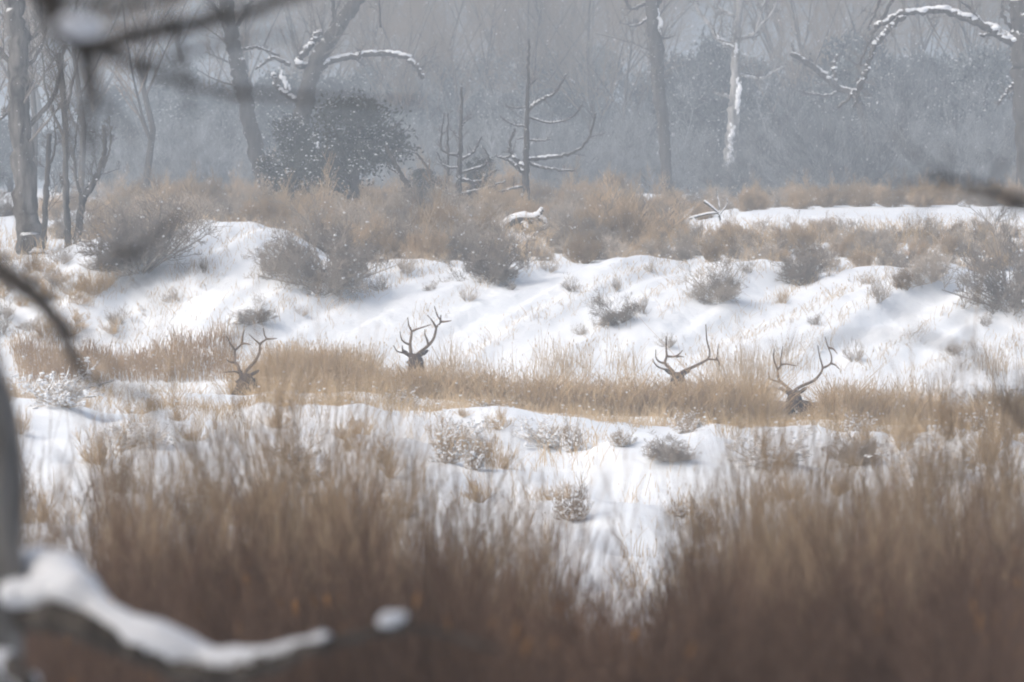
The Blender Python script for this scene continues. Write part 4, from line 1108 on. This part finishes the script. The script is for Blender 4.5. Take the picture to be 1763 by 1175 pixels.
# ------------------------------------------------------------------ foreground trees
def fore_tree(label, Y0, px0, trunk_w, branches, seed, trunk=None, ys=1.0):
    """branches: list of (points (px, py, Y), width m start, width m end)"""
    g = np.random.default_rng(seed)
    b = ground(px0, Y0)
    root = thing('cottonwood_tree', label, 'tree', b)
    if trunk is None:
        top = at(px0 - 60, -520, Y0)
        tp = [b - np.array((0, 0, .1)), b * .5 + top * .5 + np.array((0.03, 0, 0)), top]
    else:
        tp = [b - np.array((0, 0, .1))] + [at(*p) for p in trunk]
    C = curve(tp, 26) - b
    r = np.linspace(trunk_w, trunk_w * .6, 26) * (1 + 0.06 * g.normal(size=26)); r[:3] *= (1.4, 1.2, 1.08)
    link('trunk', MB().tubes(C, r, 20, 0, True).mesh('fore_trunk', M['bark_fore']), root)
    for pts, w0, w1, tw in branches:
        k_ = 8 * len(pts)
        P = curve([at(p[0], p[1], p[2] * ys) for p in pts], k_) - b
        P[1:-1] += g.normal(size=(k_ - 2, 3)) * w0 * 0.1
        rr = np.linspace(w0, w1, k_)
        mb = MB().tubes(P, rr, 10, 0, True)
        if tw:
            P1, R1 = spawn(P[None], rr[None], tw, g, 0.15, 1, 0.5, (0.12, 0.3), 6, 0.05, 0.15, 0.5); R1 = np.clip(R1, 0.002, 0.0036)
            P2, R2 = spawn(P1, R1, 3, g, 0.2, 1, 0.5, (0.3, 0.5), 4, 0.0, 0.12, 0.7)
            mb.tubes(P1, R1, 6).tubes(P2, R2, 5)
        link('branch', mb.mesh('fore_branch', M['bark_black']), root)
    return root, b

lt, lb0 = fore_tree('blurred grey trunk at the left edge with a heavy snowy limb near the ground', 14.0, -2, 0.062, [
    ([(-20, 1085, 14.0), (20, 1062, 13.95), (110, 1068, 13.6), (200, 1105, 13.5), (300, 1150, 13.4), (390, 1165, 13.3), (470, 1143, 13.2), (560, 1108, 13.1), (690, 1085, 13.0)], 0.045, 0.009, 0),
    ([(560, 1108, 13.1), (690, 1082, 13.0), (760, 1090, 13.0), (860, 1120, 12.9)], 0.012, 0.006, 0),
    ([(600, 1100, 13.1), (680, 1085, 13.0), (720, 1040, 13.0)], 0.006, 0.004, 0),
    ([(-110, 400, 13.9), (0, 470, 13.0), (60, 512, 12.6), (110, 570, 12.2), (140, 640, 12.0), (190, 666, 11.8), (285, 702, 11.5)], 0.028, 0.004, 9),
    ([(-70, 1130, 14.0), (0, 1130, 13.5), (50, 1180, 13.2)], 0.03, 0.02, 0),
], 71, [(-2, 1100, 13.85), (2, 900, 13.85), (-2, 740, 13.85), (-48, 560, 13.85), (-130, 300, 13.9), (-200, -300, 13.9)])
# crown added above the view to shade the snow on the low limb
g = np.random.default_rng(44)
cp = curve([at(-60, 500, 13.85), at(-130, 300, 13.9), at(-150, -300, 13.9), at(-150, -1500, 13.9), at(-100, -3500, 13.9)], 14) - lb0
cr_ = np.linspace(0.05, 0.02, 14)
P1, R1 = spawn(cp[None], cr_[None], 26, g, 0.45, 1, 0.7, (0.35, 0.65), 6, 0.35, 0.15, 0.7)
P2, R2 = spawn(P1, R1, 12, g, 0.15, 1, 0.65, (0.25, 0.5), 5, 0.2, 0.15, 0.6)
P3, R3 = spawn(P2, R2, 10, g, 0.15, 1, 0.65, (0.3, 0.6), 4, 0.15, 0.15, 0.7); R3 = np.maximum(R3, 0.004)
keep = lambda P: (P[:, :, 2] + lb0[2]).min(1) > 4.6 - 0.0
k1, k2, k3 = keep(P1), keep(P2), keep(P3)
cb_ = MB().tubes(cp, cr_, 10).tubes(P1[k1], R1[k1], 6).tubes(P2[k2], R2[k2], 4).tubes(P3[k3], R3[k3], 3)
link('crown', cb_.mesh('shade_crown', M['bark_black']), lt)['kind'] = 'stuff'
for (x_, y_, h_) in [(-7.5, 2, 12), (-6.5, 8, 11), (-10, -6, 14), (-4, -9, 13), (1.5, -8, 13), (6.5, -5, 12), (8.5, 4, 11), (-1.5, -15, 15)]:  # unseen junipers added beside and behind the camera to shade the near limb
    root = thing('juniper_tree', 'tall dark juniper of an unseen grove added to shade the near snow', 'tree', (x_, y_, float(terr(x_, y_)) - 0.05), 'unseen grove added for shade', rng.uniform(0, 6.28))
    root.scale = (h_ * 0.72, h_ * 0.72, h_)
    for nm, me in zip(('trunk', 'crown', 'snow'), JN[int(h_) % 2]):
        c = link(nm, me, root)
        if nm != 'trunk': c['kind'] = 'stuff'
# snow on the low limb: one soft, continuous heap
g = np.random.default_rng(5)
mb = MB()
SP = [((25, 992, 14.0), .074), ((60, 988, 13.95), .078), ((95, 992, 13.85), .074), ((125, 1006, 13.65), .060), ((155, 1034, 13.6), .048), ((190, 1066, 13.55), .047), ((230, 1088, 13.5), .050), ((270, 1100, 13.45), .058),
      ((310, 1118, 13.42), .056), ((350, 1135, 13.4), .048), ((390, 1139, 13.35), .044), ((430, 1134, 13.3), .036), ((470, 1124, 13.25), .028), ((510, 1112, 13.2), .024), ((550, 1100, 13.15), .022), ((560, 1097, 13.1), .018)]
pp = np.array([at(*p) for p, r in SP]) - lb0; pr = np.array([r for p, r in SP]) * 0.88
C = curve(pp, 60); rr = np.interp(np.linspace(0, 1, 60), np.linspace(0, 1, len(pr)), pr)
mb.blobs(C, np.stack([rr, rr, rr * 0.95], 1) * (1 + .09 * g.normal(size=(60, 1))), 0, 'ico2', 0.09, g)
lo = at(30, 1022, 13.75) - lb0
mb.blobs([lo, at(70, 1022, 13.72) - lb0, at(105, 1020, 13.7) - lb0], np.array([[.05, .05, .042]] * 3), 0, 'ico2', .03)
link('snow', remesh(mb.mesh('limb_snow', M['snow']), 0.012, M['snow'], 'limb_snow', 6), lt)
mb = MB(); mb.blobs([at(672, 1066, 13.0) - lb0, at(690, 1062, 13.0) - lb0, at(660, 1072, 13.0) - lb0], np.array([[.027, .024, .021], [.02, .018, .016], [.018, .016, .014]]), 0, 'ico2', .06)
link('snow', remesh(mb.mesh('twig_snow', M['snow']), 0.008, M['snow'], 'twig_snow', 4), lt)
mb = MB(); mb.blobs([at(20, 1150, 13.4) - lb0, at(45, 1172, 13.3) - lb0, at(5, 1135, 13.4) - lb0], np.array([[.035, .03, .026]] * 3), 0, 'ico2', .06)
link('snow', remesh(mb.mesh('stub_snow', M['snow']), 0.008, M['snow'], 'stub_snow', 4), lt)

lt2, lb2 = fore_tree('nearest tree outside the left edge, its blurred dark branches crossing the upper left', 10.8, -330, 0.13, [
    ([(-330, -120, 9.0), (-100, -90, 8.9), (60, -20, 8.8), (105, 45, 8.75), (145, 82, 8.7), (210, 68, 8.7), (300, 48, 8.7), (430, 20, 8.6), (560, -30, 8.6)], 0.026, 0.010, 8),
    ([(145, 82, 8.7), (200, 98, 8.75), (260, 128, 8.8), (340, 148, 8.9), (420, 160, 9.0), (560, 170, 9.1), (720, 179, 9.2)], 0.011, 0.0034, 2),
    ([(135, 80, 8.7), (158, 120, 8.75), (163, 160, 8.8), (150, 220, 8.8), (168, 275, 8.8)], 0.012, 0.004, 3),
    ([(145, 85, 8.7), (230, 105, 8.75), (300, 100, 8.8), (400, 70, 8.9), (500, 60, 8.9)], 0.009, 0.004, 2),
    ([(60, -20, 8.8), (90, 60, 8.8), (100, 160, 8.85), (120, 250, 8.9)], 0.008, 0.003, 3),
    ([(60, -20, 8.8), (180, 10, 8.8), (320, -10, 8.8)], 0.01, 0.006, 3),
], 73, None, 1.2)
g = np.random.default_rng(45)  # out-of-view crown added between the sun and the low limb, for shade
cp = np.array([(lb2[0] - .1, lb2[1], 4.2), (lb2[0] - .5, lb2[1] + .1, 5.5), (lb2[0] - 1.0, lb2[1], 7.0), (lb2[0] - 1.2, lb2[1] - .3, 9.0), (lb2[0] - 1.3, lb2[1] - .3, 11.5)]) - lb2
cr_ = np.array((0.08, 0.07, 0.055, 0.04, 0.015))
P1, R1 = spawn(cp[None], cr_[None], 15, g, 0.1, 1, 0.75, (0.35, 0.7), 6, 0.25, 0.15, 0.6)
P2, R2 = spawn(P1, R1, 16, g, 0.15, 1, 0.65, (0.25, 0.5), 5, 0.2, 0.15, 0.6)
P3, R3 = spawn(P2, R2, 12, g, 0.15, 1, 0.65, (0.3, 0.7), 4, 0.15, 0.15, 0.8); R3 = np.maximum(R3, 0.006)
keep = lambda P: ((P[:, :, 2] + lb2[2]).min(1) > 4.75) & ((P[:, :, 1] + lb2[1]).max(1) < 14.0)
k1, k2, k3 = keep(P1), keep(P2), keep(P3)
cb_ = MB().tubes(cp, cr_, 10).tubes(P1[k1], R1[k1], 6).tubes(P2[k2], R2[k2], 4).tubes(P3[k3], R3[k3], 3)
link('crown', cb_.mesh('shade_crown', M['bark_black']), lt2)['kind'] = 'stuff'
mb = MB(); mb.blobs([at(135, 46, 10.25) - lb2, at(116, 42, 10.25) - lb2, at(155, 50, 10.25) - lb2], np.array([[.036, .04, .024], [.024, .03, .018], [.024, .03, .018]]), 0, 'ico2', .05)
link('snow', remesh(mb.mesh('twig_snow', M['snow']), 0.006, M['snow'], 'twig_snow', 4), lt2)

rt, rb = fore_tree('tree outside the right edge, its blurred twigs reaching in at right', 12.0, 2000, 0.12, [
    ([(2000, 470, 12.0), (1860, 400, 11.6), (1763, 350, 11.4), (1700, 325, 11.3), (1630, 312, 11.2), (1545, 322, 11.1)], 0.016, 0.0035, 6),
    ([(1780, 360, 11.4), (1720, 345, 11.3), (1660, 340, 11.2)], 0.006, 0.003, 3),
    ([(2000, 900, 12.0), (1850, 800, 11.8), (1760, 720, 11.5), (1725, 660, 11.5), (1680, 610, 11.5), (1600, 585, 11.5), (1480, 580, 11.5), (1300, 600, 11.5)], 0.008, 0.002, 2),
    ([(2000, 860, 12.0), (1850, 760, 13), (1775, 690, 13), (1748, 640, 13)], 0.02, 0.005, 3),
], 79)

# ------------------------------------------------------------------ falling snow
g = np.random.default_rng(9)
n = 15000
Yv = (g.uniform(45 ** 3, 185 ** 3, n)) ** (1 / 3)
pxv = g.uniform(-60, 1823, n); pyv = g.uniform(-40, 900, n)
dx = (pxv - 881.5) / F * Yv
zz = EYE - (pyv - 330) / F * Yv
ok = zz > terr(dx, Yv) + 0.1
C = np.stack([dx, Yv, zz], 1)[ok]
sz = g.uniform(0.0025, 0.0068, len(C))
fs = link('falling_snow', MB().blobs(C, sz[:, None] * np.array((1, 1, 1.5)), 0, 'octa', 0.25, g).mesh('falling_snow', M['snow']))
tag(fs, 'fine snowflakes drifting down in front of the woods', 'snowfall', kind='stuff')
